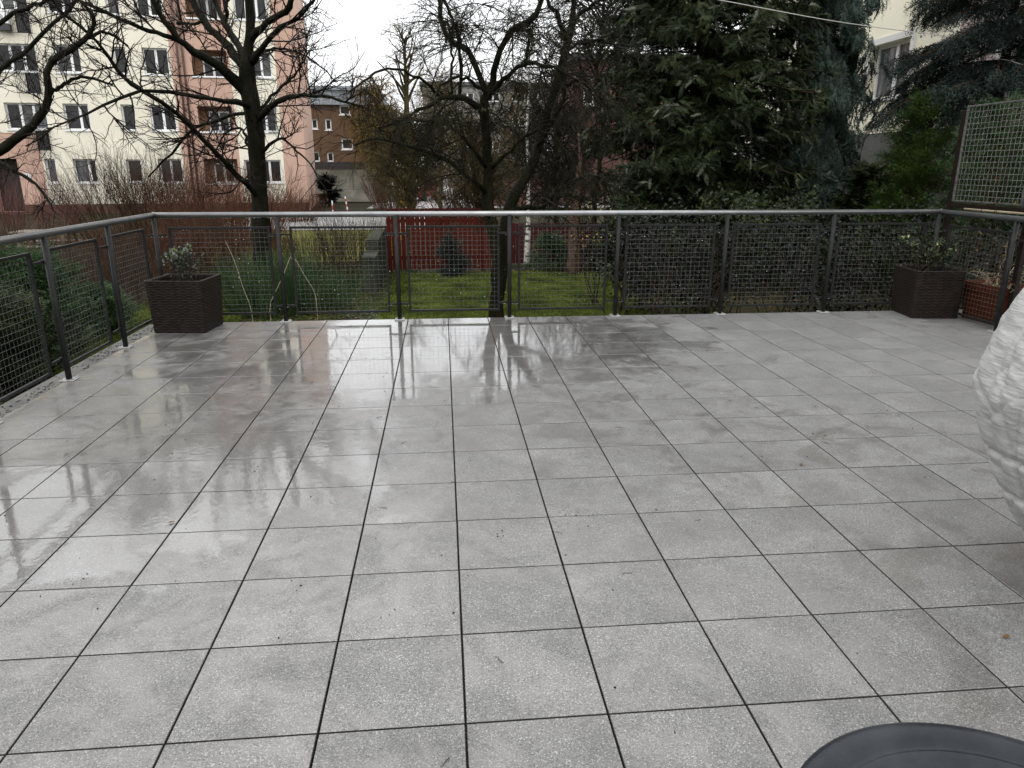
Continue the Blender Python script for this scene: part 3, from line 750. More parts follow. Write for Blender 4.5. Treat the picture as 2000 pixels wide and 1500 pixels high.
g = G(); g.box((-.165, -.265, .28), (.165, .265, .315)); g.build('soil', MT['soil'], tp)
wp = thing('withered_plant', 'tangle of dry curled stems in the terracotta trough', 'plant', loc=(5.43, 4.98, .31))
P0 = np.zeros((16, 7, 3))
for i in range(16):
    a = rng.uniform(0, 6.28); b = np.array([rng.uniform(-.1, .1), rng.uniform(-.2, .2), 0]); d = np.array([math.cos(a)*.6, math.sin(a)*.6, 1.2])
    P0[i, 0] = b
    for k in range(1, 7):
        d = norm(d+rng.normal(scale=.35, size=3)-[0, 0, .22]); P0[i, k] = P0[i, k-1]+d*.085
R0 = np.tile(np.linspace(.004, .002, 7), (16, 1))
P1, R1 = grow(P0, R0, 60, (.06, .2), (50, 20), 4, (.2, 1), .4, .1, 0, .002)
twig_part(wp, [(P0, R0), (P1, R1)], MT['dry'], 'stems')
pos = P1[:, -1]; leaf_part(wp, 'dry_leaves', MT['dead_leaf'], LEAF, pos, rng.normal(size=(60, 3))-[0, 0, .5], rng.normal(size=(60, 3)), rng.uniform(.03, .05, 60))
# climbing vine on the trellis
vn = thing('climbing_vine', 'thin leafless vine winding up the trellis from behind the right panel', 'vine', loc=(5.27, 5.2, .1))
P0 = np.zeros((7, 12, 3))
for i in range(7):
    P0[i, 0] = [rng.uniform(.0, .06), rng.uniform(-.35, .3), 0]; d = np.array([0, 0, 1.])
    for k in range(1, 12):
        d = norm(d+rng.normal(scale=.35, size=3)*[.15, 1, .5]+[0, 0, .25]); P0[i, k] = P0[i, k-1]+d*rng.uniform(.09, .17)
R0 = np.tile(np.linspace(.004, .0025, 12), (7, 1)); P1, R1 = grow(P0, R0, 40, (.1, .35), (50, 20), 5, (.2, 1), .4, 0, .1, .0025)
twig_part(vn, [(P0, R0), (P1, R1)], MT['stem'], 'stems')
n = 60; idx = rng.integers(0, 40, n); pos = P1[idx, 3]
leaf_part(vn, 'leaves', MT['dead_leaf'], LEAF, pos, rng.normal(size=(n, 3)), rng.normal(size=(n, 3)), rng.uniform(.025, .045, n))

# ================================================================== FLEECE BUNDLE AND TABLE
def fleece_material():
    M = bpy.data.materials.new('white_fleece'); M.use_nodes = True; t = M.node_tree; b = t.nodes['Principled BSDF']; L = t.links.new
    tcx = nn(t, 'ShaderNodeTexCoord')
    def tex(scl, kind, detail, dist):
        mp = nn(t, 'ShaderNodeMapping'); mp.inputs['Scale'].default_value = scl; L(tcx.outputs['Object'], mp.inputs[0])
        n_ = nn(t, 'ShaderNodeTexNoise'); n_.noise_type = kind; n_.inputs['Scale'].default_value = 1; n_.inputs['Detail'].default_value = detail; n_.inputs['Distortion'].default_value = dist
        L(mp.outputs[0], n_.inputs['Vector']); return n_.outputs['Fac']
    def madd(a, k, c):
        m_ = nn(t, 'ShaderNodeMath', operation='MULTIPLY_ADD'); L(a, m_.inputs[0]); m_.inputs[1].default_value = k; L(c, m_.inputs[2]); return m_.outputs[0]
    crink = tex((9, 9, 70), 'FBM', 5, .5); crease = tex((3.2, 3.2, 5), 'RIDGED_MULTIFRACTAL', 3, .3); weave = tex((420, 420, 520), 'FBM', 1, 0)
    hgt = madd(weave, .10, madd(crease, .35, crink))
    r = nn(t, 'ShaderNodeValToRGB'); r.color_ramp.elements[0].position = .3; r.color_ramp.elements[0].color = (.25, .25, .243, 1); r.color_ramp.elements[1].position = .7; r.color_ramp.elements[1].color = (.335, .335, .328, 1)
    L(crink, r.inputs[0]); L(r.outputs[0], b.inputs['Base Color'])
    bp = nn(t, 'ShaderNodeBump'); bp.inputs['Strength'].default_value = .62; bp.inputs['Distance'].default_value = .010; L(hgt, bp.inputs['Height']); L(bp.outputs[0], b.inputs['Normal'])
    b.inputs['Roughness'].default_value = .6; b.inputs['Specular IOR Level'].default_value = .25
    return M
MT['fleece'] = fleece_material()
fl = thing('wrapped_plant', 'tall plant wrapped in crinkled white winter fleece at the right edge', 'wrapped plant', loc=(2.355, .6, 0))
prof = [(0.10, .0), (.125, .02), (.17, .09), (.235, .18), (.30, .28), (.355, .40), (.395, .50), (.425, .60), (.443, .675), (.435, .74), (.415, .83), (.39, .93), (.355, 1.02), (.31, 1.12), (.25, 1.21), (.18, 1.30), (.10, 1.37), (.05, 1.40), (.07, 1.45), (.02, 1.47)]
q = spline(prof, 210); nu = 300
a = np.arange(nu)/nu*2*np.pi
A, Z = np.meshgrid(a, q[:, 1]); Rr = np.repeat(q[:, 0][:, None], nu, 1)
def wob(A, Z, ka, kz, seed):
    r2 = np.random.default_rng(seed); s = 0
    for _ in range(7):
        n_ = r2.integers(1, ka); s = s+np.sin(n_*A+r2.uniform(-kz, kz)*Z+r2.uniform(0, 6.28))*r2.uniform(.4, 1)
    return s/7
sc0 = np.clip(Rr/.4, .15, 1)
r2 = np.random.default_rng(11); cr_ = 0
for wl, amp, cnt in ((.60, .011, 4), (.30, .005, 5), (.15, .0022, 5)):
    for _ in range(cnt):
        n_ = int(round(r2.normal()*2.2/wl*.42)); kz = r2.normal()*6.28/wl*.5
        ph = r2.uniform(0, 6.28); w2 = .7*np.sin(A*r2.integers(1, 4)+Z*r2.uniform(3, 7)+ph)+.35*np.sin(A*r2.integers(4, 9)-Z*r2.uniform(9, 16))
        cr_ = cr_+amp*((1-np.abs(np.sin(n_*A+kz*Z+ph+w2)))**2.2-.25)*r2.uniform(.3, 1)*r2.choice([1, 1, -1])
Rr = Rr+sc0*cr_-.012*np.exp(-((A-3.35+.12*np.sin(Z*4))/.025)**2)*sc0
tri = lambda q_: np.abs(((q_/np.pi) % 2)-1)
Rr = Rr-sc0*(.022*(1-tri(5*A+.9*np.sin(2.6*Z)+.4))**6+.012*(1-tri(9*A-1.3*np.sin(3.7*Z+1)))**8+.007*(1-tri(15*Z+2.1*np.sin(2*A)+.8*np.sin(5*A)))**9+.005*(1-tri(37*Z+3.1*np.sin(3*A+1)+1.4*np.sin(7*A)))**7)
# cords tied round the bundle
for zc in (.46, .30): Rr -= .018*np.exp(-((Z-zc-.02*np.sin(A*2))/.012)**2)
V = np.stack([Rr*np.cos(A), Rr*np.sin(A), Z], -1); K = len(q)
i = np.arange(K-1)[:, None]*nu; j = np.arange(nu)[None]; j2 = (j+1) % nu
f = np.stack([i+j, i+j2, i+nu+j2, i+nu+j], -1).reshape(-1, 4)
me = raw_mesh('fleece_cover', V.reshape(-1, 3), f, True); me.materials.append(MT['fleece']); link('fleece_cover', me, fl)

tb = thing('round_table', 'small round dark grey plastic table at the lower right corner', 'table', loc=(.697, -1.039, 0))
TR, TZ = .312, .60
g = G(); g.lathe([(.001, TZ-.018), (.245, TZ-.018), (.252, TZ-.012), (.258, TZ-.0155), (.268, TZ-.0155), (.274, TZ-.006), (.285, TZ-.002), (.300, TZ-.001), (TR-.003, TZ-.006), (TR, TZ-.016), (TR-.004, TZ-.034), (TR-.02, TZ-.036), (TR-.024, TZ-.026), (.001, TZ-.026)], 96)
g.build('table_top', MT['plastic'], tb, smooth=True)
MT['scuff'] = mat('pale_scuff', (.10, .11, .12), (.22, .23, .24), 40, .6, spec=.1)
for (px, py, L_, an) in ((1712, 1437, .035, -.9), (1908, 1432, .022, -.6), (1655, 1470, .05, .8), (1760, 1466, .03, .3)):
    p = at_z(px, py, TZ-.0178); c, q_ = math.cos(an), math.sin(an); g = G()
    d = np.array([c, q_, 0]); e = np.array([-q_, c, 0]); V = [p-d*L_, p-e*.0022, p+d*L_, p+e*.0018]
    g.add(np.array(V)-np.array([.697, -1.039, 0]), [[0, 1, 2, 3]]); g.build('scuff_mark', MT['scuff'], tb)
for k in range(4):
    a = k*math.pi/2+.6; g = G(); c, s = math.cos(a), math.sin(a)
    g.tube([(c*.20, s*.20, TZ-.027), (c*.235, s*.235, .3), (c*.26, s*.26, .0)], [.018, .016, .014], 10); g.build('leg', MT['plastic'], tb, smooth=True)

# fallen leaves and specks on the tiles
def leaf_on_floor(px, py, s, k):
    p = at_z(px, py, .004); g = G(); v = LEAF[0]*np.array([1.2, 1, .5])*s; a = rng.uniform(0, 6.28); c, q_ = math.cos(a), math.sin(a)
    v = np.c_[v[:, 0]*c-v[:, 1]*q_, v[:, 0]*q_+v[:, 1]*c, v[:, 2]+s*.09]
    g.add(v, LEAF[1]); o = g.build('fallen_leaf', MT['dead_leaf']); o.location = p; return o
for (px, py, s, lab) in [(1972, 1242, .03, 'brown fallen leaf on a tile near the white fleece bundle'), (328, 1021, .028, 'dark fallen leaf on a puddled tile at the left'), (1421, 782, .03, 'small dark leaf lying on a tile midway to the right planter'), (1568, 906, .028, 'small curled leaf beside a bright wet patch right of centre'),
                         (1543, 605, .045, 'pale dry leaf at the foot of the railing near the right planter'), (612, 747, .035, 'rusty brown leaf near the bright puddle edge left of centre'), (1278, 996, .02, 'tiny brown leaf at a tile corner below the centre')]:
    tag(leaf_on_floor(px, py, s, 0), lab, 'leaf')
n = 420
pos = []
while len(pos) < n:
    x, y = rng.uniform(-2.6, 4.8), rng.uniform(-.9, 5.5)
    if rng.random() < .5 and len(pos) > 40:
        c = pos[rng.integers(0, 40)]; x, y = c[0]+rng.normal(scale=.06), c[1]+rng.normal(scale=.06)
    pos.append((x, y, .002))
pos = np.array(pos)
ico = G(); ico.lathe([(0.01, -.4), (.8, -.3), (1, 0), (.6, .4), (.01, .5)], 5)
v, f = place(np.concatenate(ico.v)*[1, 1.6, 1], np.concatenate(ico.f4), pos, rng.normal(size=(n, 3))*[1, 1, 0], np.tile([0, 0, 1.], (n, 1)), rng.uniform(.0012, .0034, n))
me = raw_mesh('dirt_specks', v, f, True); me.materials.append(MT['soil']); tag(link('dirt_specks', me), kind='stuff', label='dark specks of soil and seeds scattered over the tiles')
n = 16; P = np.zeros((n, 4, 3))
for i in range(n):
    p = np.array([rng.uniform(-1, 2.5), rng.uniform(-.5, 3), .003]); a = rng.uniform(0, 6.28); d = np.array([math.cos(a), math.sin(a), 0])
    for k in range(4): P[i, k] = p+d*k*rng.uniform(.008, .016)+[*rng.normal(scale=.004, size=2), 0]
v, f = tubes(P, np.full((n, 4), .0011), 3); me = raw_mesh('fallen_twigs', v, f); me.materials.append(MT['stem']); tag(link('fallen_twigs', me), kind='stuff', label='tiny dark twigs lying on the near tiles')

# ================================================================== BUILDINGS
def frame_of(origin, ang):
    c, s = math.cos(ang), math.sin(ang); o = np.asarray(origin, float)
    def M(v):   # local: x along facade, y outward (towards viewer), z up
        v = np.asarray(v, float)
        return np.stack([o[0]+v[..., 0]*c+v[..., 1]*s, o[1]+v[..., 0]*s-v[..., 1]*c, o[2]+v[..., 2]], -1)
    return M
def wall_with_holes(g, M, u0, u1, v0, v1, rects, region, depth):
    us = sorted({u0, u1, *[r[0] for r in rects], *[r[1] for r in rects], *region['us']}); vs = sorted({v0, v1, *[r[2] for r in rects], *[r[3] for r in rects], *region['vs']})
    us = [u for u in us if u0 <= u <= u1]; vs = [v for v in vs if v0 <= v <= v1]
    for a, b in zip(us[:-1], us[1:]):
        for c, d in zip(vs[:-1], vs[1:]):
            mu, mv = (a+b)/2, (c+d)/2
            if any(r[0] < mu < r[1] and r[2] < mv < r[3] for r in rects): continue
            g.add(M([[a, 0, c], [b, 0, c], [b, 0, d], [a, 0, d]]), [[0, 1, 2, 3]], region['f'](mu, mv))
    for r in rects:
        a, b, c, d = r[:4]; e = -(r[4] if len(r) > 4 else depth); mi = r[5] if len(r) > 5 else region['f']((a+b)/2, (c+d)/2)
        g.add(M([[a, 0, c], [a, 0, d], [a, e, d], [a, e, c]]), [[0, 1, 2, 3]], mi); g.add(M([[b, 0, d], [b, 0, c], [b, e, c], [b, e, d]]), [[0, 1, 2, 3]], mi)
        g.add(M([[a, 0, d], [b, 0, d], [b, e, d], [a, e, d]]), [[0, 1, 2, 3]], mi); g.add(M([[b, 0, c], [a, 0, c], [a, e, c], [b, e, c]]), [[0, 1, 2, 3]], mi)
PANES = ['pane', 'pane_blind', 'pane', 'pane_curtain', 'pane']
def window(root, M, a, b, c, d, depth, splits=(.5,), fw=.065, sill=True, pm=None, sub=True):
    """white frame, panes and sill of one window opening"""
    y = -depth; g = G(); bars = [a+(b-a)*s for s in splits]
    g.box((a, y-.05, c), (a+fw, y, d), M=M); g.box((b-fw, y-.05, c), (b, y, d), M=M)
    g.box((a+fw, y-.05, c), (b-fw, y-.001, c+fw), M=M); g.box((a+fw, y-.05, d-fw), (b-fw, y-.001, d), M=M)
    for s in bars: g.box((s-fw*.8, y-.05, c+fw), (s+fw*.8, y+.002, d-fw), M=M)
    w_ = g.build('window', MT['white'], root)
    ed = [a+fw]+[x for s in bars for x in (s-fw*.8, s+fw*.8)]+[b-fw]
    for k in range(0, len(ed), 2):
        g = G(); g.add(M([[ed[k], y-.03, c+fw], [ed[k+1], y-.03, c+fw], [ed[k+1], y-.03, d-fw], [ed[k], y-.03, d-fw]]), [[0, 1, 2, 3]])
        g.build('pane', MT[pm or random.choice(PANES)], w_)
    if sill:
        g = G(); g.box((a-.05, -depth, c-.06), (b+.05, .05, c-.002), M=M); g.build('sill', MT['white'], w_)
    return w_

# --- apartment block on the left
B0 = np.array([-7.771, 36.0, GZ]); AANG = rad(90-83.2)
ab = thing('apartment_building', 'cream and salmon apartment block with white windows at the left', 'building')
MA = frame_of(B0, AANG)
U0, U1, H = -26.0, 1.15, 13.4
wins = []   # u0,u1,v0,v1,splits
def floor_row(v0, v1, loggia=True):
    return [(-11.6, -9.96, v0, v1, (.36, .68)), (-9.24, -8.2, v0, v1, (.62,)), (-6.84, -6.3, v0, v1, ()), (-5.62, -4.54, v0, v1, (.5,)), (-1.5, -.06, v0, v1, (.36, .68)) if loggia else None,
            (-14.3, -13.2, v0, v1, (.5,)), (-16.8, -15.3, v0, v1, (.5,)), (-19.2, -18.2, v0, v1, (.5,)), (-21.5, -20.2, v0, v1, (.5,)), (-24.5, -23.3, v0, v1, (.5,))]
for v0, v1 in ((3.70, 4.82), (6.12, 7.24), (8.55, 9.66), (10.98, 12.1)): wins += floor_row(v0, v1)
wins += [(-10.37, -9.93, 1.37, 2.44, ()), (-9.2, -8.25, 1.37, 2.44, (.66,)), (-6.95, -6.3, 1.40, 2.42, ()), (-5.54, -4.52, 1.36, 2.45, (.5,)), (-1.72, -.02, 1.36, 2.42, (.36, .68)), (-14.3, -13.2, 1.37, 2.44, (.5,)), (-16.8, -15.3, 1.37, 2.44, (.5,))]
logg = [(-3.55, -2.02, v0, v0+1.12) for v0 in (1.34, 3.69, 6.11, 8.55, 10.98)]
frb = [(-10.55, -9.98, v0-.88, v0-.03) for v0 in (3.70, 6.12, 8.55)]
door = (-12.6, -11.5, .10, 2.44)
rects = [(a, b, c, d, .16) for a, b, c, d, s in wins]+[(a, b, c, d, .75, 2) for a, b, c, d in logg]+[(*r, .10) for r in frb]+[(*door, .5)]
def areg(u, v):
    if v < .42: return 3
    if -4.45 < u < -1.9: return 1
    if u > .12: return 1
    if u < -10.45 and v < 3.55: return 1
    return 0
g = G(); wall_with_holes(g, MA, U0, U1, 0, H, rects, {'us': [-4.45, -1.9, .12, -10.45], 'vs': [.42, 3.55], 'f': areg}, .16)
g.add(MA([[U1, 0, 0], [U1, -10, 0], [U1, -10, H], [U1, 0, H]]), [[0, 1, 2, 3]], 1)
g.add(MA([[U0, -10, 0], [U0, 0, 0], [U0, 0, H], [U0, -10, H]]), [[0, 1, 2, 3]], 1)
g.add(MA([[U1, -10, 0], [U0, -10, 0], [U0, -10, H], [U1, -10, H]]), [[0, 1, 2, 3]], 0)
g.build('walls', [MT['cream'], MT['pink'], MT['loggia'], MT['plinth']], ab)
g = G(); g.box((U0-.25, -10.25, H+.002), (U1+.25, .25, H+.22), M=MA); g.build('roof', MT['asphalt'], ab)
for a, b, c, d, s in wins: window(ab, MA, a, b, c, d, .15, s)
for a, b, c, d in logg:
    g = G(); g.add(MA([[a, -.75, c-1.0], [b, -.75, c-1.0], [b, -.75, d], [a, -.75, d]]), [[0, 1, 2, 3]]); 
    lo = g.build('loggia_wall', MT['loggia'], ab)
    window(ab, MA, a+.35, b-.25, c+.0, d-.18, .70, (.5,), sill=False, pm='pane')
    g = G(); g.box((a-.05, -.1, c-.07), (b+.05, .06, c-.003), M=MA); g.build('parapet_cap', MT['white'], ab)
for a, b, c, d in frb:
    g = G(); g.add(MA([[a, -.10, c], [b, -.10, c], [b, -.10, d], [a, -.10, d]]), [[0, 1, 2, 3]]); g.build('balcony_door', MT['pane'], ab)
    g = G()
    for k in range(15): g.box((a-.35+k*.072, .16, c-.02), (a-.338+k*.072, .172, d+.05), M=MA)
    for z in (c-.02, d+.05): g.box((a-.36, .155, z-.012), (a+.68, .18, z+.012), M=MA)
    for x in (a-.36, a+.67): g.box((x, .0, d+.03), (x+.015, .16, d+.05), M=MA)
    g.build('balcony_rail', MT['black_metal'], ab)
g = G(); a, b, c, d = (-.45, -.03, 3.68, 4.8)
for k in range(9): g.box((a+k*.05, .05, c), (a+.012+k*.05, .062, d), M=MA)
g.box((a-.02, .045, d), (b+.02, .07, d+.02), M=MA); g.box((a-.02, .045, c-.02), (b+.02, .07, c), M=MA)
g.build('window_bars', MT['black_metal'], ab)
for u in (-4.12, -3.90):
    g = G(); g.tube(MA(np.array([[u, .09, .2], [u, .09, H-.1]])), .05, 8); g.build('downpipe', MT['brown_metal'], ab, smooth=True)
g = G(); a, b, c, d = door; g.add(MA([[a, -.5, c], [b, -.5, c], [b, -.5, d], [a, -.5, d]]), [[0, 1, 2, 3]]); g.build('entrance_door', MT['dark'], ab)
g = G(); g.box((-11.42, .002, 1.62), (-11.02, .03, 1.80), M=MA); hp = g.build('house_number_plate', MT['white_paint'], ab)
g = G()
for u in (-11.34, -11.26, -11.17): g.box((u, .031, 1.65), (u+.03, .034, 1.76), M=MA)
g.build('faded_figures', MT['dark'], hp)
# air conditioner
ac = thing('air_conditioner', 'white air conditioning unit hung under a window of the cream block', 'air conditioner')
cu, cv = fu = (-11.0, 8.05)
g = G(); g.bbox((-11.3, .06, 7.98), (-10.72, .30, 8.42), .01, M=MA); g.build('casing', MT['white'], ac)
g = G()
for rr in (.06, .11, .16):
    a = np.linspace(0, 2*np.pi, 20); g.tube(MA(np.stack([-11.06+rr*np.cos(a), np.full(20, .31), 8.2+rr*np.sin(a)], 1)), .009, 4, cap=False)
g.build('fan_grille', MT['black_metal'], ac)
g = G(); g.box((-11.25, .02, 7.72), (-10.7, .30, 7.96), M=MA); g.build('bracket', MT['black_metal'], ac)

# --- ochre house with flat roof behind
def simple_block(name, label, px0, px1, py_top, y, depth, wmat, rmat, wins_px, group=None, base=None, pm='pane', roof_over=.3, cat='building'):
    root = thing(name, label, cat, group)
    a = at_y(px0, 330, y)[0]; b = at_y(px1, 330, y)[0]; top = at_y((px0+px1)/2, py_top, y)[2]
    M = frame_of((a, y, GZ), 0.0); W, Hh = b-a, top-GZ
    rects = []
    for (x0, y0, x1, y1) in wins_px:
        p, q = at_y(x0, y0, y), at_y(x1, y1, y); rects.append((p[0]-a, q[0]-a, q[2]-GZ, p[2]-GZ))
    g = G(); wall_with_holes(g, M, 0, W, 0, Hh, rects, {'us': [], 'vs': [], 'f': lambda u, v: 0}, .15)
    for x, s in ((0, 1), (W, -1)): g.add(M([[x, 0, 0], [x, -depth, 0], [x, -depth, Hh], [x, 0, Hh]]), [[0, 1, 2, 3]])
    g.add(M([[0, -depth, 0], [W, -depth, 0], [W, -depth, Hh], [0, -depth, Hh]]), [[0, 1, 2, 3]])
    g.build('walls', MT[wmat], root)
    g = G(); g.box((-roof_over, -depth-roof_over, Hh+.002), (W+roof_over, roof_over, Hh+.35), M=M); g.build('roof', MT[rmat], root)
    for r in rects: window(root, M, *r, .14, () if r[1]-r[0] < 1.1 else (.5,), fw=.1, pm=pm)
    return root, M, W, Hh
simple_block('ochre_house', 'ochre brown house with pale flat roof edge behind the salmon wall end', 560, 752, 205, 58, 9, 'ochre', 'roof',
             [(607, 232, 621, 252), (634, 232, 648, 254), (610, 296, 625, 316), (638, 297, 652, 316), (662, 205, 684, 224), (666, 270, 690, 292)])
simple_block('metal_roof_hall', 'long hall with shiny wet metal roof rising behind the ochre house', 600, 740, 176, 75, 12, 'roof', 'roof', [])
simple_block('grey_block', 'pale grey flat roofed block far behind the bare fruit tree', 830, 1120, 168, 82, 12, 'grey_render', 'asphalt',
             [(x, y, x+26, y+18) for y in (180, 228, 276) for x in (850, 900, 950, 1000, 1050)])
simple_block('red_house', 'faded red house behind the twigs left of the dark conifer', 1120, 1330, 118, 46, 9, 'brick_red', 'asphalt',
             [(1140, 170, 1160, 205), (1250, 170, 1270, 205)])
simple_block('brick_garage', 'low faded red garage behind the birch and red fence', 960, 1120, 342, 40, 5, 'brick_red', 'asphalt', [])
# stained concrete wall
cw = thing('concrete_wall', 'tall stained concrete wall with dark cap beside the salmon gable', 'wall')
a, b = at_y(617, 390, 46), at_y(745, 390, 46)
g = G(); g.box((a[0]-1.5, 46, GZ), (b[0], 46.3, at_y(700, 330, 46)[2])); g.build('panel', MT['garage'], cw)
zt = at_y(700, 330, 46)[2]
g = G(); g.box((a[0]-1.5, 45.9, zt+.003), (b[0]-.9, 46.4, zt+.42)); g.build('cap', MT['asphalt'], cw)

# --- lemon house on the right, standing at right angles
lh = thing('lemon_house', 'pale lemon rendered house with white framed window beyond the spruces', 'building')
HX = 10.2
def ML(v):   # local x runs along +y? x along wall from far to near, y outward (-x), z up
    v = np.asarray(v, float); return np.stack([HX-v[..., 1], 24-v[..., 0], GZ+v[..., 2]], -1)
p0, p1 = at_x(1703, 92, HX), at_x(1760, 187, HX)
wu0, wu1, wv0, wv1 = 24-p0[1], 24-p0[1]+1.55, p1[2]-GZ, p0[2]-GZ
q0 = at_x(1690, 262, HX)[2]-GZ
rects = [(wu0, wu1, wv0, wv1, .2), (wu0, wu1, wv0+2.9, wv1+2.9, .2), (wu0+4.4, wu1+4.4, wv0, wv1, .2), (wu0+4.4, wu1+4.4, wv0+2.9, wv1+2.9, .2)]
usplit = 24-at_x(1868, 100, HX)[1]
g = G(); wall_with_holes(g, ML, 0, 17, 0, 9.5, rects, {'us': [usplit], 'vs': [q0], 'f': lambda u, v: 1 if v < q0 else (2 if u > usplit else 0)}, .2)
g.add(ML([[0, 0, 0], [0, -9, 0], [0, -9, 9.5], [0, 0, 9.5]]), [[0, 1, 2, 3]]); g.add(ML([[17, 0, 0], [17, -9, 0], [17, -9, 9.5], [17, 0, 9.5]]), [[0, 1, 2, 3]])
g.build('walls', [MT['lemon'], MT['grey_plinth'], MT['rose']], lh)
g = G(); g.box((-.3, -9.3, 9.502), (17.3, .4, 9.8), M=ML); g.build('roof', MT['asphalt'], lh)
for r in rects:
    window(lh, ML, *r[:4], .19, (.5,), fw=.07, pm='pane_curtain')
    a, b, c, d = r[:4]; g = G()
    g.box((a-.14, .0, c-.02), (a-.002, .03, d+.14), M=ML); g.box((b+.002, 0, c-.02), (b+.14, .03, d+.14), M=ML); g.box((a-.002, 0, d+.002), (b+.002, .03, d+.14), M=ML)
    g.build('window_surround', MT['white_paint'], lh)

# ================================================================== GARDEN WALLS, FENCE, FURNITURE
def plank_fence(name, label, x0, x1, y, z1, mt, gap, pw=.088, z0=GZ+.04):
    root = thing(name, label, 'fence')
    x = x0; k = 0; me = None
    g = G(); g.bbox((-pw/2, -.011, 0), (pw/2, .011, z1-z0), .004); 
    while x < x1:
        if me is None: o = g.build('plank', mt, root); me = o.data
        else: o = link('plank', me, root)
        o.location = (x, y, z0+rng.normal(scale=.006)); o.rotation_euler = (0, rng.normal(scale=.004), rng.normal(scale=.02))
        x += pw+gap; k += 1
    for z in (z0+.25, z1-.25):
        g = G(); g.box((x0-.05, y+.014, z-.035), (x1, y+.05, z+.035)); g.build('rail', mt, root)
    for xx in np.arange(x0, x1+.1, 1.95):
        g = G(); g.bbox((xx-.04, y+.052, GZ-.05), (xx+.04, y+.13, z1-.04), .004); g.build('post', mt, root)
    return root
fz = at_y(860, 407, 13.8)[2]
plank_fence('red_plank_fence', 'bright red wooden plank fence with light gaps beyond the lawn', at_y(759, 450, 13.8)[0], at_y(972, 450, 13.8)[0], 13.8, fz, MT['red_wood'], .011)
plank_fence('plum_plank_fence', 'dark plum wooden plank fence behind the slim birch', at_y(985, 450, 14.6)[0], at_y(1200, 450, 14.6)[0], 14.6, at_y(1050, 436, 14.6)[2], MT['plum_wood'], .012)
gw = thing('garden_wall', 'low mossy concrete wall sloping down toward the terrace beside the red fence', 'wall')
xw = at_y(757, 500, 13.6)[0]
za, zb = at_y(745, 447, 13.6)[2], at_y(700, 552, 9.6)[2]
for k in range(3):     # cast lengths, the nearest one lower
    ya, yb = 13.6-k*.84, 13.6-(k+1)*.84
    z0_, z1_ = (za, za-.02, za-.25, za-.45, zb-.1)[k], (za-.02, za-.06, za-.28, za-.5, zb-.2)[k]
    g = G(); x0_, x1_ = xw-.25-.004*k, xw-.02
    v = [[x0_, yb+.004, GZ-.05], [x1_, yb+.004, GZ-.05], [x1_, ya-.004, GZ-.05], [x0_, ya-.004, GZ-.05], [x0_, yb+.004, z1_], [x1_, yb+.004, z1_], [x1_, ya-.004, z0_], [x0_, ya-.004, z0_]]
    g.add(v, [[0,3,2,1],[4,5,6,7],[0,1,5,4],[1,2,6,5],[2,3,7,6],[3,0,4,7]]); g.build('block', MT['old_concrete'], gw)
pt = thing('picnic_table', 'weathered wooden picnic table in front of the red bushes', 'picnic table', loc=(at_y(88, 440, 15.8)[0], 15.8, GZ), rz=rad(6))
for k in range(5):
    g = G(); g.bbox((-.62, -.36+k*.146, .70), (.62, -.23+k*.146, .74), .006); g.build('table_plank', MT['old_wood'], pt)
for yy in (-.72, .62):
    for k in range(2):
        g = G(); g.bbox((-.62, yy+k*.13, .42), (.62, yy+.12+k*.13, .455), .006); g.build('bench_plank', MT['old_wood'], pt)
for xx in (-.45, .45):
    g = G(); g.tube([(xx, -.3, .70), (xx, -.66, 0)], .04, 4); g.tube([(xx, .3, .70), (xx, .66, 0)], .04, 4); g.box((xx+.045, -.75, .36), (xx+.085, .86, .42)); g.box((xx+.045, -.36, .65), (xx+.085, .36, .70)); g.build('trestle', MT['old_wood'], pt)

for (px, h, tilt, lab) in ((680, .55, .12, 'leaning red and white striped marker post by the concrete wall'), (650, .42, 0, 'short white marker post left of the striped post')):
    r0 = thing('marker_post', lab, 'post', loc=tuple(at_y(px, 412, 33.0)*[1, 1, 0]+[0, 0, GZ])); r0.rotation_euler = (0, -tilt, 0)
    nb = 7 if tilt else 3
    for k in range(nb):
        red = bool(k % 2) if tilt else k == 1
        g = G(); g.tube([(0, 0, k*h/nb*1.5), (0, 0, (k+1)*h/nb*1.5)], .03, 8); g.build('red_band' if red else 'white_band', MT['red_paint' if red else 'white_paint'], r0)

lp = thing('lamp_post', 'slim grey street lamp between the willow and the fruit tree', 'street lamp', loc=(at_y(888, 400, 36)[0], 36, GZ))
zt = at_y(888, 285, 36)[2]-GZ
g = G(); g.tube([(0, 0, 0), (0, 0, zt)], [.07, .045], 8); g.build('pole', MT['lamp_grey'], lp, smooth=True)
g = G(); g.lathe([(.01, .25), (.16, .2), (.22, .05), (.2, 0), (.01, -.02)], 12, (0, 0, zt)); g.build('lamp_head', MT['white_paint'], lp, smooth=True)

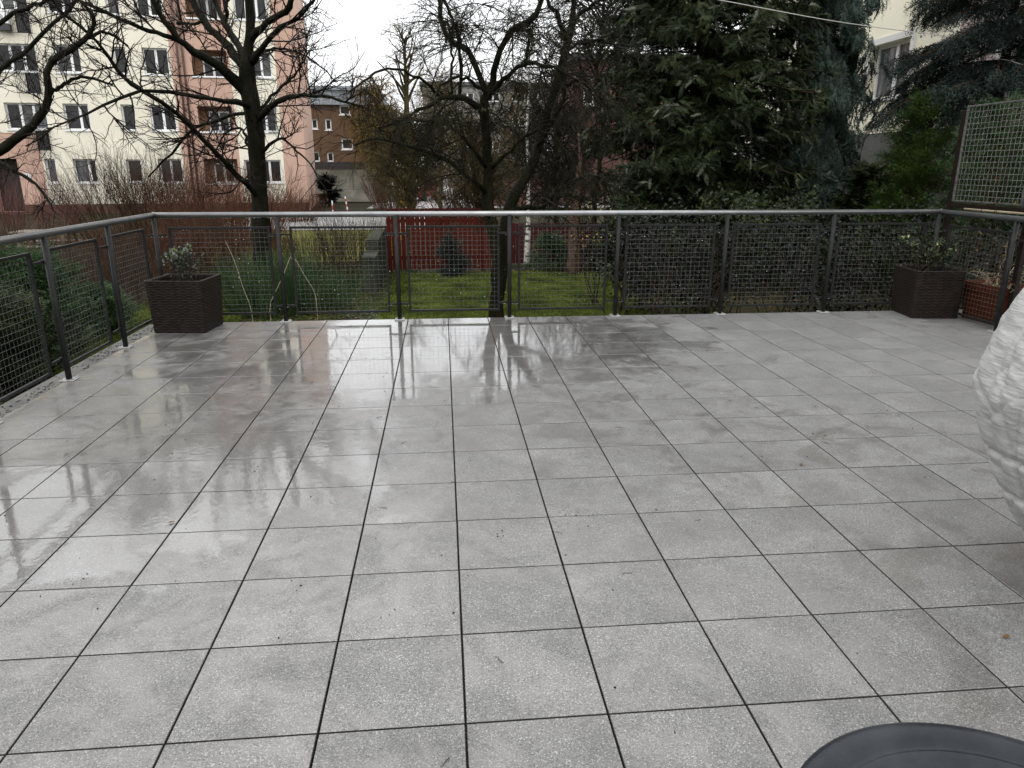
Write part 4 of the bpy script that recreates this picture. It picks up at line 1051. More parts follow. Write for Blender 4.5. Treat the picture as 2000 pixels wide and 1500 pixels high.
# parked cars
def car(label, px, y, rz, paint):
    x = at_y(px, 400, y)[0]
    root = thing('parked_car', label, 'car', 'cars parked beyond the red fence', (x, y, GZ), rz)
    W = .86
    low = [(-2.05, .28), (-2.1, .55), (-1.95, .82), (-1.0, .92), (1.1, .95), (1.95, .88), (2.08, .6), (2.0, .28)]
    top = [(-1.15, .91), (-.45, 1.38), (.75, 1.45), (1.75, .93)]
    def prism(prof, w0, w1, mi, g):
        n = len(prof); v = [[p[0], -w0 if True else 0, p[1]] for p in prof]+[[p[0], w0, p[1]] for p in prof]
        zmin, zmax = min(p[1] for p in prof), max(p[1] for p in prof)
        for q_ in v: q_[1] *= 1-(1-w1/w0)*(q_[2]-zmin)/(zmax-zmin)
        f = [[i, (i+1) % n, n+(i+1) % n, n+i] for i in range(n)]
        g.add(v, f, mi); c = np.mean(np.array(v[:n]), 0); d = np.mean(np.array(v[n:]), 0)
        g.add(v[:n]+[list(c)], [[(i+1) % n, i, n] for i in range(n)], mi); g.add(v[n:]+[list(d)], [[i, (i+1) % n, n] for i in range(n)], mi)
    g = G(); prism(low, W, W*.97, 0, g); g.build('body', MT[paint], root)
    g = G(); prism(top, W*.93, W*.74, 0, g); g.build('glasshouse', MT['car_glass'], root)
    g = G(); g.bbox((-.5, -W*.70, 1.40), (.82, W*.70, 1.475), .02); g.build('roof', MT[paint], root)
    for sx in (-1.3, 1.3):
        for sy in (-W+.02, W-.02):
            g = G(); a = np.linspace(0, 2*np.pi, 15)[:-1]
            V = [[sx+.31*math.cos(t), sy+dy, .31+.31*math.sin(t)] for dy in (-.09, .09) for t in a]
            g.add(V, [[i, (i+1) % 14, 14+(i+1) % 14, 14+i] for i in range(14)]); g.add(V[:14]+[[sx, sy-.09, .31]], [[i, (i+1) % 14, 14] for i in range(14)]); g.add(V[14:]+[[sx, sy+.09, .31]], [[(i+1) % 14, i, 14] for i in range(14)])
            g.build('wheel', MT['rubber'], root)
    for sy in (-.58, .58):
        g = G(); g.box((-2.12, sy-.16, .62), (-2.0, sy+.16, .76)); g.build('headlight', MT['white'], root)
car('red car parked facing the fence beyond the yellow bin', 826, 48, rad(62), 'car_red')
car('white car parked behind the red car under the willow twigs', 792, 55, rad(75), 'car_white')
car('silver car parked right of the red car', 872, 50, rad(95), 'car_silver')
gb = thing('grit_bin', 'yellow plastic grit bin peeking over the red fence', 'bin', loc=(at_y(793, 400, 40)[0], 40, GZ))
g = G(); g.bbox((-.42, -.3, 0), (.42, .3, .75), .06); g.build('tub', MT['yellow'], gb)
g = G(); g.bbox((-.46, -.34, .755), (.46, .34, .92), .07); g.build('lid', MT['yellow'], gb)

# ================================================================== TREES WITHOUT LEAVES
wal = thing('bare_walnut_tree', 'big bare mossy tree with thick forked limbs in front of the apartment block', 'tree')
Y = 10.6
WL = [
 [(516, 640, 50, 0), (514, 560, 46, 0), (512, 470, 42, 0), (507, 380, 40, 0), (502, 300, 40, 0), (495, 230, 40, 0), (488, 180, 42, 0), (482, 140, 38, 0), (484, 105, 26, 0), (489, 60, 22, -.05), (487, 0, 20, -.1), (478, -80, 17, -.2), (482, -180, 12, -.2), (470, -300, 6, -.3)],
]
P0, R0 = limbs(wal, 'trunk', WL, Y, MT['bark'], sides=12, K=30, wob=.008, wf=.84)
WB = [
 [(486, 190, 30, 0), (462, 158, 27, -.1), (430, 132, 24, -.3), (390, 106, 20, -.5), (352, 82, 17, -.7), (328, 50, 14, -.8), (305, 10, 12, -.9), (285, -50, 9, -1), (270, -140, 5, -1.1)],
 [(345, 78, 12, -.65), (300, 62, 11, -.8), (240, 40, 10, -1.0), (170, 8, 8, -1.2), (100, -30, 6, -1.4), (20, -90, 4, -1.5)],
 [(482, 140, 26, 0), (462, 112, 22, .2), (440, 84, 20, .4), (408, 50, 18, .6), (385, 20, 17, .8), (372, -30, 14, .9), (365, -120, 9, 1), (350, -220, 4, 1)],
 [(484, 128, 22, 0), (462, 85, 18, .3), (440, 45, 16, .5), (425, 15, 13, .7), (405, -40, 10, .8), (395, -140, 6, .9)],
 [(440, 45, 12, .5), (444, 10, 10, .5), (448, -50, 8, .5), (455, -130, 4, .5)],
 [(486, 85, 22, 0), (510, 52, 18, -.2), (540, 32, 16, -.4), (562, 18, 15, -.6), (575, -20, 13, -.7), (590, -90, 9, -.8), (612, -180, 5, -.9)],
 [(492, 122, 18, 0), (506, 100, 16, -.3), (525, 78, 13, -.5), (552, 52, 11, -.7), (580, 36, 9, -.9), (600, 18, 8, -1), (622, -14, 6, -1.1), (650, -60, 4, -1.2)],
 [(503, 238, 16, 0), (522, 212, 15, -.3), (548, 195, 13, -.5), (590, 186, 10, -.8), (635, 188, 8, -1.1), (680, 200, 6, -1.3), (722, 214, 4, -1.4)],
 [(494, 212, 14, 0), (460, 200, 13, -.4), (410, 192, 11, -.9), (350, 184, 10, -1.3), (290, 176, 9, -1.7), (240, 190, 8, -2), (180, 216, 6, -2.2), (110, 248, 4.5, -2.4), (50, 286, 3, -2.6)],
 [(508, 400, 16, 0), (490, 368, 15, -.2), (450, 330, 13, -.5), (400, 275, 12, -.8), (352, 226, 11, -1.1), (300, 190, 10, -1.4), (250, 160, 10, -1.6), (215, 112, 9, -1.8), (172, 66, 8, -2), (110, 8, 6, -2.2), (60, -60, 4, -2.4)],
 [(503, 225, 10, 0), (460, 222, 9, .3), (415, 238, 8, .5), (372, 256, 7, .7), (340, 294, 6, .8), (290, 345, 4, .9)],
 [(505, 215, 9, 0), (540, 178, 7, .3), (572, 150, 6, .5), (592, 122, 5, .6), (604, 100, 3.5, .7)],
 [(497, 105, 9, 0), (520, 98, 7, .3), (560, 96, 5, .6), (610, 118, 4, .8), (660, 160, 3, 1)],
 [(505, 330, 10, 0), (486, 285, 8, .4), (470, 250, 6, .6), (440, 262, 5, .7), (420, 300, 3, .8)],
 [(508, 300, 9, 0), (545, 270, 7, -.3), (575, 290, 5, -.5), (610, 330, 4, -.7), (640, 380, 3, -.8)],
 [(400, 44, 8, .6), (372, 46, 7, .5), (345, 44, 9, .5)],
]
P1, R1 = limbs(wal, 'limb', WB, Y, MT['bark'], sides=9, K=18, wob=.010, wf=.78)
L1 = grow(P1, R1, 170, (.5, 1.5), (52, 16), 8, (.15, 1), .15, -.05, .12, .014, .35)
L2 = grow(*L1, 950, (.2, .75), (50, 16), 6, (.1, 1), .16, -.05, .1, .008, .45)
L3 = grow(*L2, 2800, (.08, .30), (50, 20), 4, (.1, 1), .25, -.06, .05, .006, .6)
Lt = grow(P0[:, 8:20], R0[:, 8:20], 46, (.4, 1.2), (70, 20), 6, (0, 1), .25, .05, 0, .009, .4)
Lt2 = grow(*Lt, 130, (.12, .45), (50, 20), 5, (.1, 1), .28, .0, 0, .006, .5)
twig_part(wal, [L1, L2, L3, Lt, Lt2], MT['twig'])

lf = thing('bare_orchard_tree', 'bare tree leaning in from the left edge with one thick crooked bough', 'tree')
Y2 = 8.6
Pa, Ra = limbs(lf, 'trunk', [[(-190, 700, 40, .2), (-170, 560, 36, .2), (-130, 430, 30, .1), (-80, 350, 24, 0), (-30, 308, 20, 0), (10, 288, 18, 0), (50, 255, 17, 0), (82, 222, 15, -.1), (96, 180, 14, -.1), (92, 145, 13, -.1), (104, 116, 12, -.1), (140, 96, 11, -.1), (168, 74, 10, -.1), (184, 50, 8, -.1), (180, 26, 7, -.1), (150, -4, 5, -.1)]], Y2, MT['bark'], sides=10, K=34, wob=.006)
Pb, Rb = limbs(lf, 'limb', [
 [(-60, 335, 12, 0), (-30, 200, 10, .2), (0, 140, 9, .3), (60, 90, 8, .4), (130, 20, 7, .5), (180, -40, 5, .5)],
 [(-20, 300, 9, 0), (20, 330, 7, -.2), (70, 360, 6, -.3), (100, 400, 4, -.4)],
 [(96, 180, 8, 0), (120, 170, 7, .1), (160, 150, 6, .2), (220, 165, 4, .2)],
 [(170, 74, 7, 0), (205, 62, 6, .2), (250, 90, 4, .3)],
 [(-20, 60, 9, .1), (30, 25, 8, .1), (90, 2, 7, .1), (150, -30, 5, .1)]], Y2, MT['bark'], sides=7, K=16, wob=.008)
A1 = grow(Pa[:, 12:], Ra[:, 12:], 40, (.3, .9), (60, 18), 6, (0, 1), .25, -.05, .1, .009, .4)
A2 = grow(np.concatenate([Pb, Pb]), np.concatenate([Rb, Rb]), 70, (.3, .9), (55, 18), 6, (.1, 1), .25, -.05, .1, .009, .4)
A3 = grow(np.concatenate([A1[0], A2[0]]), np.concatenate([A1[1], A2[1]]), 420, (.1, .42), (50, 20), 5, (.1, 1), .28, -.03, .05, .005, .5)
A4 = grow(*A3, 1300, (.06, .2), (50, 20), 4, (.1, 1), .25, -.03, .05, .004, .6)
twig_part(lf, [A1, A2, A3, A4], MT['twig'])

ft = thing('bare_fruit_tree', 'dark bare fruit tree with two leaning stems and drooping mossy twigs at the centre', 'tree')
Y3 = 8.0
Pc, Rc = limbs(ft, 'trunk', [
 [(966, 690, 40, 0), (968, 620, 36, 0), (974, 540, 34, 0), (966, 460, 32, 0), (952, 400, 30, .1), (954, 340, 27, .1), (950, 280, 24, .1), (946, 240, 22, .1), (944, 212, 24, .1), (950, 188, 20, .1)],
 [(972, 600, 24, .1), (985, 500, 28, .2), (990, 420, 30, .3), (1014, 362, 28, .5), (1046, 305, 25, .7), (1062, 240, 22, .8), (1080, 184, 21, .9), (1102, 112, 20, 1.), (1113, 68, 19, 1.), (1119, 32, 14, 1.1), (1121, -10, 12, 1.1), (1128, -90, 9, 1.2), (1135, -180, 5, 1.2)]], Y3, MT['mossy_bark'], sides=12, K=28, wob=.006, wf=.78)
FB = [
 [(944, 216, 18, .1), (930, 208, 17, 0), (900, 193, 14, -.1), (863, 190, 11, -.2), (838, 206, 9, -.3), (800, 226, 7, -.4), (760, 246, 5, -.5)],
 [(949, 195, 16, .1), (938, 150, 15, .2), (918, 104, 14, .3), (882, 78, 13, .4), (862, 52, 12, .5), (860, 10, 10, .5), (850, -60, 7, .5), (840, -150, 4, .5)],
 [(951, 195, 18, .1), (963, 162, 17, .1), (970, 124, 16, 0), (984, 86, 15, -.1), (1006, 54, 15, -.2), (1038, 38, 14, -.3), (1054, 14, 12, -.3), (1062, -24, 10, -.3), (1075, -100, 7, -.3), (1070, -190, 4, -.3)],
 [(953, 190, 13, .1), (984, 154, 11, -.1), (1022, 127, 10, -.3), (1058, 128, 8, -.5), (1090, 136, 6, -.6), (1130, 160, 4, -.7)],
 [(898, 193, 8, 0), (898, 100, 8, 0), (889, 56, 7, 0), (872, 0, 6, 0), (860, -80, 4, 0)],
 [(884, 191, 6, 0), (882, 88, 6, 0), (880, 60, 5, .1)],
 [(948, 180, 9, .1), (910, 153, 8, -.2), (876, 156, 7, -.4), (853, 184, 5, -.5), (846, 230, 3, -.6)],
 [(862, 191, 8, -.1), (824, 156, 7, -.3), (788, 140, 6, -.5), (754, 135, 5.5, -.6), (715, 155, 5, -.7), (680, 182, 3.5, -.8)],
 [(950, 380, 14, .1), (930, 358, 12, -.1), (884, 323, 10, -.3), (838, 298, 9, -.5), (792, 284, 7, -.7), (736, 272, 5.5, -.9), (690, 284, 4, -1)],
 [(952, 330, 10, .1), (915, 280, 8, -.3), (865, 240, 7, -.6), (800, 238, 5, -.8), (740, 250, 4, -1)],
 [(1108, 86, 13, 1.), (1090, 32, 11, .9), (1072, 4, 9, .9), (1062, -50, 6, .8)],
 [(1116, 50, 11, 1.), (1140, 22, 9, .9), (1170, 2, 8, .8), (1210, -24, 5, .7)],
 [(1000, 412, 14, .2), (1036, 405, 12, 0), (1068, 400, 10, -.2), (1102, 364, 8, -.3), (1150, 342, 6, -.4), (1190, 352, 4, -.5)],
 [(1070, 400, 7, -.2), (1105, 382, 6, -.3), (1125, 384, 6, -.3), (1150, 398, 5, -.4), (1190, 396, 4, -.4)],
 [(1050, 290, 12, .7), (1075, 245, 10, .5), (1100, 190, 9, .4), (1108, 120, 7, .4)],
 [(1106, 100, 8, 1.), (1150, 80, 7, .7), (1195, 84, 5, .5), (1230, 110, 4, .4)],
 [(1085, 180, 8, .9), (1130, 160, 7, .5), (1170, 190, 5, .3), (1195, 240, 4, .2)],
 [(960, 330, 9, .1), (1000, 290, 8, -.2), (1035, 262, 7, -.4), (1075, 262, 5, -.5), (1110, 300, 3, -.6)],
 [(1024, 127, 6, -.3), (1036, 70, 6, -.2), (1036, 60, 5, -.2)],
]
Pd, Rd = limbs(ft, 'limb', FB, Y3, MT['mossy_bark'], sides=8, K=18, wob=.010, wf=.8)
p = at_y(942, 216, Y3+.1-.13); g = G(); g.lathe([(.001, .0), (.024, .004), (.030, .012), (.032, .05)], 10); o = g.build('pruning_scar', MT['old_wood'], ft, smooth=True); o.location = p; o.rotation_euler = (rad(-75), 0, rad(-25))
B1 = grow(Pd, Rd, 210, (.4, 1.25), (55, 18), 8, (.1, 1), .15, .10, .15, .009, .4)
B1b = grow(Pc[:, 9:], Rc[:, 9:], 46, (.4, 1.1), (60, 20), 8, (0, 1), .17, .10, .1, .008, .4)
PB, RB = np.concatenate([B1[0], B1b[0]]), np.concatenate([B1[1], B1b[1]])
B2 = grow(PB, RB, 2300, (.2, .75), (48, 18), 6, (.05, 1), .15, .16, .05, .0048, .5)
B3 = grow(*B2, 8000, (.07, .30), (45, 20), 4, (.05, 1), .22, .12, 0, .0034, .6)
twig_part(ft, [B1, B1b, B2, B3], MT['mossy_twig'])

def wild_tree(name, label, x, y, h, crown_r, mt_b, mt_t, n1=40, n2=420, n3=2600, droop=0.0, tr=.16, lean=(0, 0), rt=.014, fork=.3, group=None, up=.5):
    root = thing(name, label, 'tree', group)
    ctl = [[x, y, GZ-.05, tr], [x+lean[0]*.3, y+lean[1]*.3, GZ+h*.3, tr*.85], [x+lean[0]*.7, y+lean[1]*.7, GZ+h*.6, tr*.6], [x+lean[0], y+lean[1], GZ+h*.95, tr*.15]]
    q = spline(ctl, 16); q[1:, :3] += rng.normal(scale=.012*h*.5, size=(15, 3))*[1, 1, 0]
    g = G(); g.tube(q[:, :3], q[:, 3], 8); g.build('trunk', mt_b, root, smooth=True)
    P, R = q[None, :, :3], q[None, :, 3]
    a = grow(P, R, n1, (crown_r*.7, crown_r*1.3), (50, 14), 8, (fork, 1), .13, droop*.25, up, tr*.4, .25, .55)
    b = grow(*a, n2, (crown_r*.25, crown_r*.6), (45, 16), 6, (.15, 1), .17, droop, .1, rt*1.7, .4)
    c = grow(*b, n3, (crown_r*.12, crown_r*.34), (40, 18), 4, (.1, 1), .18, droop*1.5, 0, rt, .6)
    v, f = tubes(*a, 5); me = raw_mesh('limbs', v, f, True); me.materials.append(mt_b); link('limbs', me, root)
    twig_part(root, [b, c], mt_t, 'twigs')
    return root
wx = lambda px, y: at_y(px, 380, y)[0]
wild_tree('golden_willow', 'golden brown weeping willow behind the red fence', wx(745, 44), 44, 6.8, 3.0, MT['olive_twig'], MT['gold_twig'], 46, 420, 2000, .30, .3, rt=.014, fork=.35)
wild_tree('pollard_tree', 'knobbly pale trunked tree rising above the golden willow', wx(803, 40), 40, 9.0, 2.4, MT['olive_twig'], MT['olive_twig'], 20, 110, 420, .05, .22, rt=.010, fork=.6)
wild_tree('olive_thicket_tree', 'dense olive twigged tree in front of the concrete wall corner', wx(800, 26), 26, 3.9, 2.3, MT['olive_twig'], MT['olive_twig'], 60, 600, 2600, .22, .12, rt=.010, fork=.1)
wild_tree('brown_thicket_tree', 'brown twiggy tree behind the centre of the red fence', wx(930, 24), 24, 3.6, 2.2, MT['brown_twig'], MT['olive_twig'], 60, 500, 2200, .15, .12, rt=.010, fork=.1)
wild_tree('mossy_thicket_tree', 'green-brown twiggy tree right of the slim birch', wx(1085, 21), 21, 4.6, 2.2, MT['mossy_bark'], MT['mossy_twig'], 60, 560, 2600, .15, .06, rt=.009, fork=.12)
wild_tree('tall_bare_tree', 'tall bare tree with a misty fan of twigs beside the dark conifer', wx(1165, 17), 17, 8.2, 2.3, MT['mossy_bark'], MT['mossy_twig'], 46, 560, 2800, .06, .065, rt=.008, fork=.3)
wild_tree('street_tree', 'distant bare grey tree over the metal roofed hall', wx(690, 66), 66, 7.2, 2.8, MT['brown_twig'], MT['brown_twig'], 40, 300, 1200, 0, .2, rt=.022, fork=.25)
wild_tree('rusty_thicket_tree', 'rusty brown twiggy tree between the birch and the pink trunk', wx(1130, 30), 30, 4.2, 2.3, MT['brown_twig'], MT['brown_twig'], 60, 420, 1700, .1, .06, rt=.012, fork=.1)

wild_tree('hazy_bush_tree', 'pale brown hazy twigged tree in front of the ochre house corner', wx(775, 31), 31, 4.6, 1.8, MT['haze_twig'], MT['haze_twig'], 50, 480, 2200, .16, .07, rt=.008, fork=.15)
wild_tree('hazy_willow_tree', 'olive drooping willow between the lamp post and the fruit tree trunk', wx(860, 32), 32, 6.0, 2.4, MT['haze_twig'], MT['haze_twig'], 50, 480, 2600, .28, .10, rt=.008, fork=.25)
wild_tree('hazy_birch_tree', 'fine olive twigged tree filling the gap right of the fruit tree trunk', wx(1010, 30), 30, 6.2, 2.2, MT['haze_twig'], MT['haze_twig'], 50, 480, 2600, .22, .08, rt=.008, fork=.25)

# birch and pinkish trunk
bi = thing('slim_birch', 'thin white birch trunk in front of the plum fence', 'tree')
Pk, Rk = limbs(bi, 'trunk', [[(1030, 520, 14, 0), (1030, 480, 12, 0), (1032, 420, 8, 0), (1032, 340, 7, 0), (1030, 250, 6, 0), (1034, 150, 4, 0), (1030, 60, 3, 0)]], 14.0, MT['birch'], sides=8, K=16, wob=.006)
c1 = grow(Pk, Rk, 40, (.4, 1.0), (40, 12), 6, (.4, 1), .15, .08, .2, .008, .4); c2 = grow(*c1, 320, (.15, .5), (40, 15), 5, (.1, 1), .2, .15, 0, .005, .5)
twig_part(bi, [c1, c2], MT['twig'])
pk = thing('pink_barked_tree', 'pale pinkish trunk standing right of the plum fence', 'tree')
Pk, Rk = limbs(pk, 'trunk', [[(1122, 540, 30, 0), (1120, 480, 25, 0), (1124, 420, 22, 0), (1130, 360, 15, 0), (1134, 310, 8, 0), (1130, 260, 4, 0)]], 13.0, MT['pale_bark'], sides=10, K=14, wob=.01)
c1 = grow(Pk, Rk, 34, (.5, 1.2), (45, 12), 6, (.45, 1), .15, .08, .2, .01, .4); c2 = grow(*c1, 320, (.15, .5), (40, 15), 5, (.1, 1), .2, .1, 0, .005, .5)
twig_part(pk, [c1, c2], MT['mossy_twig'])

# ================================================================== STEM SHRUBS
def stem_shrub(name, label, x, y, n, h, spread, mt, r=.006, n2=3, group=None, lean=.5, wig=.07, z0=GZ):
    root = thing(name, label, 'shrub', group, (x, y, z0))
    K = 7; a = rng.uniform(0, 2*np.pi, n); rr = np.sqrt(rng.random(n))
    P = np.zeros((n, K, 3)); P[:, 0, 0] = np.cos(a)*rr*spread*.55; P[:, 0, 1] = np.sin(a)*rr*spread*.55
    d = norm(np.stack([np.cos(a)*rr*lean, np.sin(a)*rr*lean, np.ones(n)], 1)); L = h*rng.uniform(.6, 1.05, n)
    for k in range(1, K):
        d = norm(d+rng.normal(scale=wig, size=(n, 3))); P[:, k] = P[:, k-1]+d*(L/(K-1))[:, None]
    R = np.tile(np.linspace(r, r*.4, K), (n, 1))
    Q = grow(P, R, n*n2, (h*.18, h*.45), (28, 10), 4, (.3, 1), .1, -.05, .2, r*.6, .5)
    Q2 = grow(*Q, int(n*n2*1.7), (h*.07, h*.22), (35, 12), 3, (.2, 1), .12, -.03, .1, r*.42, .6)
    return twig_part(root, [(P, R), Q, Q2], mt, 'stems')
SH = [('red-orange stemmed shrub behind the left wicker planter', 420, 15.5, 230, 2.0, 1.9, 'red_twig', .006),
      ('brown-red twiggy shrub in front of the twin white window', 250, 19.5, 240, 2.7, 2.2, 'brown_twig', .008),
      ('pinkish stemmed shrub at the far left of the railing', 12, 17.5, 200, 2.0, 2.0, 'pink_twig', .007),
      ('reddish shrub below the salmon loggia wall', 345, 21, 220, 2.5, 2.0, 'brown_twig', .009),
      ('low red shrub at the foot of the salmon gable', 575, 29, 150, 1.3, 1.5, 'red_twig', .010),
      ('rust coloured shrub right of the bare walnut trunk', 470, 20, 210, 2.2, 1.7, 'red_twig', .008),
      ('dark brown tangled shrub under the picnic table', 60, 13.0, 170, 1.15, 2.0, 'brown_twig', .006),
      ('short reddish shrub near the left corner post', 270, 13.2, 170, 1.25, 1.5, 'red_twig', .005),
      ('dull red shrub along the street behind the red fence', 905, 34, 200, 2.3, 2.6, 'red_twig', .011),
      ('rose-red shrub along the street near the parked cars', 770, 37, 170, 1.8, 2.0, 'pink_twig', .011),
      ('sparse grey-brown shrub beside the garden wall', 640, 12.5, 130, 1.2, 1.2, 'olive_twig', .005),
      ('brown shrub behind the terrace corner on the left lawn', 180, 11.5, 120, .95, 1.2, 'brown_twig', .005),
      ('dark brown shrub mass behind the left corner post', 330, 13.4, 300, 1.35, 2.2, 'brown_twig', .005),
      ('rusty shrub mass between the corner post and the walnut trunk', 430, 12.4, 300, 1.2, 1.6, 'red_twig', .0045),
      ('dark twiggy shrub behind the first left mesh panel', 90, 10.6, 220, 1.0, 1.6, 'brown_twig', .004),
      ('dark twiggy shrub behind the second left mesh panel', 215, 10.2, 220, .85, 1.3, 'brown_twig', .004),
      ('thin brown shrub right of the walnut trunk behind the mesh', 600, 13.8, 170, 1.1, 1.3, 'brown_twig', .0045),
      ('olive brown shrub in front of the garden meadow', 690, 15.0, 120, 1.25, 1.2, 'brown_twig', .006)]
for (lab, px, y, n, h, sp, mt_, r_) in SH:
    stem_shrub('bare_shrub', lab, wx(px, y), y, n, h, sp, MT[mt_], r_)

stem_shrub('broom_bush', 'grassy green broom bush behind the left wicker planter', wx(500, 9.4), 9.4, 420, .95, .9, MT['juniper'], .004, 3, lean=.6)
stem_shrub('broom_bush', 'dark green broom bush beside the pale reeds near the walnut trunk', wx(600, 9.6), 9.6, 320, .7, .8, MT['juniper'], .004, 3, lean=.7)

# ================================================================== EVERGREENS
FANS = [fan_template(9, .36, .15, .35), fan_template(8, .42, .17, .6), fan_template(10, .30, .13, .2)]
SHOOTS_L = [shoot_template(13, .25, .055, .25), shoot_template(12, .29, .065, .5)]
SHOOTS = [shoot_template(26, .20, .036, .25), shoot_template(22, .24, .045, .5)]
def conifer(name, label, x, y, h, prof, nb, per, tpls, mt, size, droop, trunk_r, z_from=0.2, bark='pine_bark', tipmat=None, tipfrac=0.0, inner=.35, az=None, side=.55, hang=.3, up0=.25, seedlean=(0, 0), cat='tree', clump=0, csize=.08):
    """trunk, boughs and sprays; prof(t) gives crown radius at relative height t"""
    root = thing(name, label, cat)
    ctl = [[x, y, GZ-.05, trunk_r], [x+seedlean[0]*.5, y+seedlean[1]*.5, GZ+h*.5, trunk_r*.6], [x+seedlean[0], y+seedlean[1], GZ+h, .015]]
    q = spline(ctl, 14); g = G(); g.tube(q[:, :3], q[:, 3], 9); g.build('trunk', MT[bark], root, smooth=True)
    t = z_from+(1-z_from)*rng.random(nb)**1.0; t = np.clip(t, 0, .985)
    a = rng.uniform(0, 2*np.pi, nb) if az is None else rng.uniform(az[0], az[1], nb)
    L = np.array([prof(k) for k in t])*rng.uniform(.72, 1.12, nb)
    K = 7; P = np.zeros((nb, K, 3))
    P[:, 0, 0] = x+seedlean[0]*t; P[:, 0, 1] = y+seedlean[1]*t; P[:, 0, 2] = GZ+h*t
    el = up0+rng.normal(scale=.12, size=nb); d = np.stack([np.cos(a)*np.cos(el), np.sin(a)*np.cos(el), np.sin(el)], 1)
    for k in range(1, K):
        d = norm(d+np.array([0, 0, -droop])+rng.normal(scale=.06, size=(nb, 3))); P[:, k] = P[:, k-1]+d*(L/(K-1))[:, None]
    R = np.clip(L*.012, .006, .05)[:, None]*np.linspace(1, .3, K)[None]
    v, f = tubes(P, R, 4); me = raw_mesh('boughs', v, f, True); me.materials.append(MT[bark]); o = link('boughs', me, root); o['kind'] = 'stuff'
    n = int(nb*per)
    pr = L/L.sum(); idx = rng.choice(nb, n, p=pr); tt = inner+(1.02-inner)*rng.random(n)**.8; ft_ = np.clip(tt, 0, .999)*(K-1); i = ft_.astype(int); u = (ft_-i)[:, None]
    pos = P[idx, i]*(1-u)+P[idx, i+1]*u; tan = norm(P[idx, i+1]-P[idx, i])
    if clump:
        m_ = max(n//clump, 1); cid = rng.integers(0, m_, n); pick = rng.integers(0, n, m_); idx, tt, pos, tan = idx[pick][cid], tt[pick][cid], pos[pick][cid], tan[pick][cid]
    sd = norm(np.cross(tan, np.tile([0, 0, 1.], (n, 1))))*rng.choice([-1, 1], n)[:, None]
    off = rng.uniform(0, side, n)[:, None]*L[idx][:, None]*.35*(1.1-tt)[:, None]
    if clump:
        off = rng.uniform(0, side, m_)[cid][:, None]*L[idx][:, None]*.35*(1.1-tt)[:, None]; sd = sd*(1 if rng.random() < 2 else 1)
        sgn = rng.choice([-1, 1], m_)[cid][:, None]; pos = pos+np.abs(off)*sgn*norm(np.cross(tan, np.tile([0, 0, 1.], (n, 1))))+rng.normal(scale=csize, size=(n, 3))*[1, 1, .55]
        s_loc = rng.random(n)
    else: pos = pos+sd*off+np.array([0, 0, -.15])*off+rng.normal(scale=.03, size=(n, 3))
    fw = norm(tan*rng.uniform(.3, 1, n)[:, None]+sd*rng.uniform(.1, 1.0, n)[:, None]+np.array([0, 0, -hang])+rng.normal(scale=.22, size=(n, 3)))
    upv = np.tile([0, 0, 1.], (n, 1))+rng.normal(scale=.45, size=(n, 3))
    if clump:
        ax = np.array([x, y]); ro = pos[:, :2]-ax; ro = np.c_[norm(ro), np.zeros(n)]
        upv = ro*.9+np.array([0, 0, .35])+rng.normal(scale=.38, size=(n, 3)); fw = norm(ro*.45+np.array([0, 0, -hang])+sd*rng.uniform(-.7, .7, n)[:, None]+rng.normal(scale=.28, size=(n, 3)))
    s = rng.uniform(size[0], size[1], n)
    which = rng.integers(0, len(tpls), n); tip = (rng.random(n) < tipfrac)
    for kind, mm in ((False, mt), (True, tipmat)):
        if mm is None: continue
        vs, fs, k0 = [], [], 0
        for w_ in range(len(tpls)):
            sel = (which == w_) & (tip == kind)
            if not sel.any(): continue
            v, f = place(tpls[w_][0], tpls[w_][1], pos[sel], fw[sel], upv[sel], s[sel]); vs.append(v); fs.append(f+k0); k0 += len(v)
        if vs:
            me = raw_mesh('foliage', np.concatenate(vs), np.concatenate(fs)); me.materials.append(MT[mm]); o = link('foliage', me, root); o['kind'] = 'stuff'
    return root
conifer('dark_cypress', 'broad dark green conifer with feathery fan sprays right of the centre', wx(1352, 13.2), 13.2, 8.6, lambda t: 2.1*min(1, (1.02-t)/.42)**.8, 700, 64, FANS, 'cypress', (.13, .255), .07, .22, .0, bark='stem', tipmat='cypress_tip', tipfrac=.07, inner=.08, hang=.22, clump=15, csize=.115)
conifer('blue_weeping_conifer', 'tall blue-green conifer with hanging curtain foliage beside the lemon house', wx(1585, 13.9), 13.9, 9.5, lambda t: 1.22*min(1, (1.03-t)/.3)**.6, 340, 74, SHOOTS_L+[FANS[1]], 'blue_conifer', (.15, .30), .34, .20, .04, inner=.15, hang=1.2, up0=.25, clump=10, csize=.10)
conifer('blue_spruce', 'dark blue spruce reaching across the lemon house window', wx(1915, 10.4), 10.4, 8.0, lambda t: 2.75*(1-t)**.6, 170, 92, SHOOTS_L, 'spruce', (.15, .30), .10, .12, .41, inner=.25, az=(2.0, 5.4), hang=.35, up0=.05)
conifer('brown_spruce', 'half dead spruce with reddish trunk at the upper right corner', wx(2010, 9.2), 9.2, 8.5, lambda t: 1.5*(1-t)**.7, 70, 70, SHOOTS_L, 'spruce', (.12, .24), .12, .13, .26, inner=.45, hang=.5, up0=.1)
conifer('yew_bush', 'bright green yew bush between the lemon house and the trellis', wx(1795, 10.0), 10.0, 3.1, lambda t: 1.1*(1-t)**.4, 170, 62, SHOOTS_L, 'yew', (.10, .20), -.03, .07, .03, inner=.2, hang=.05, up0=.6, cat='bush')
conifer('yew_bush', 'darker yew bush right behind the trellis screen', wx(1935, 8.4), 8.4, 2.9, lambda t: 1.15*(1-t)**.4, 150, 50, SHOOTS_L, 'juniper', (.10, .19), -.03, .07, .03, inner=.2, hang=.05, up0=.6, cat='bush')
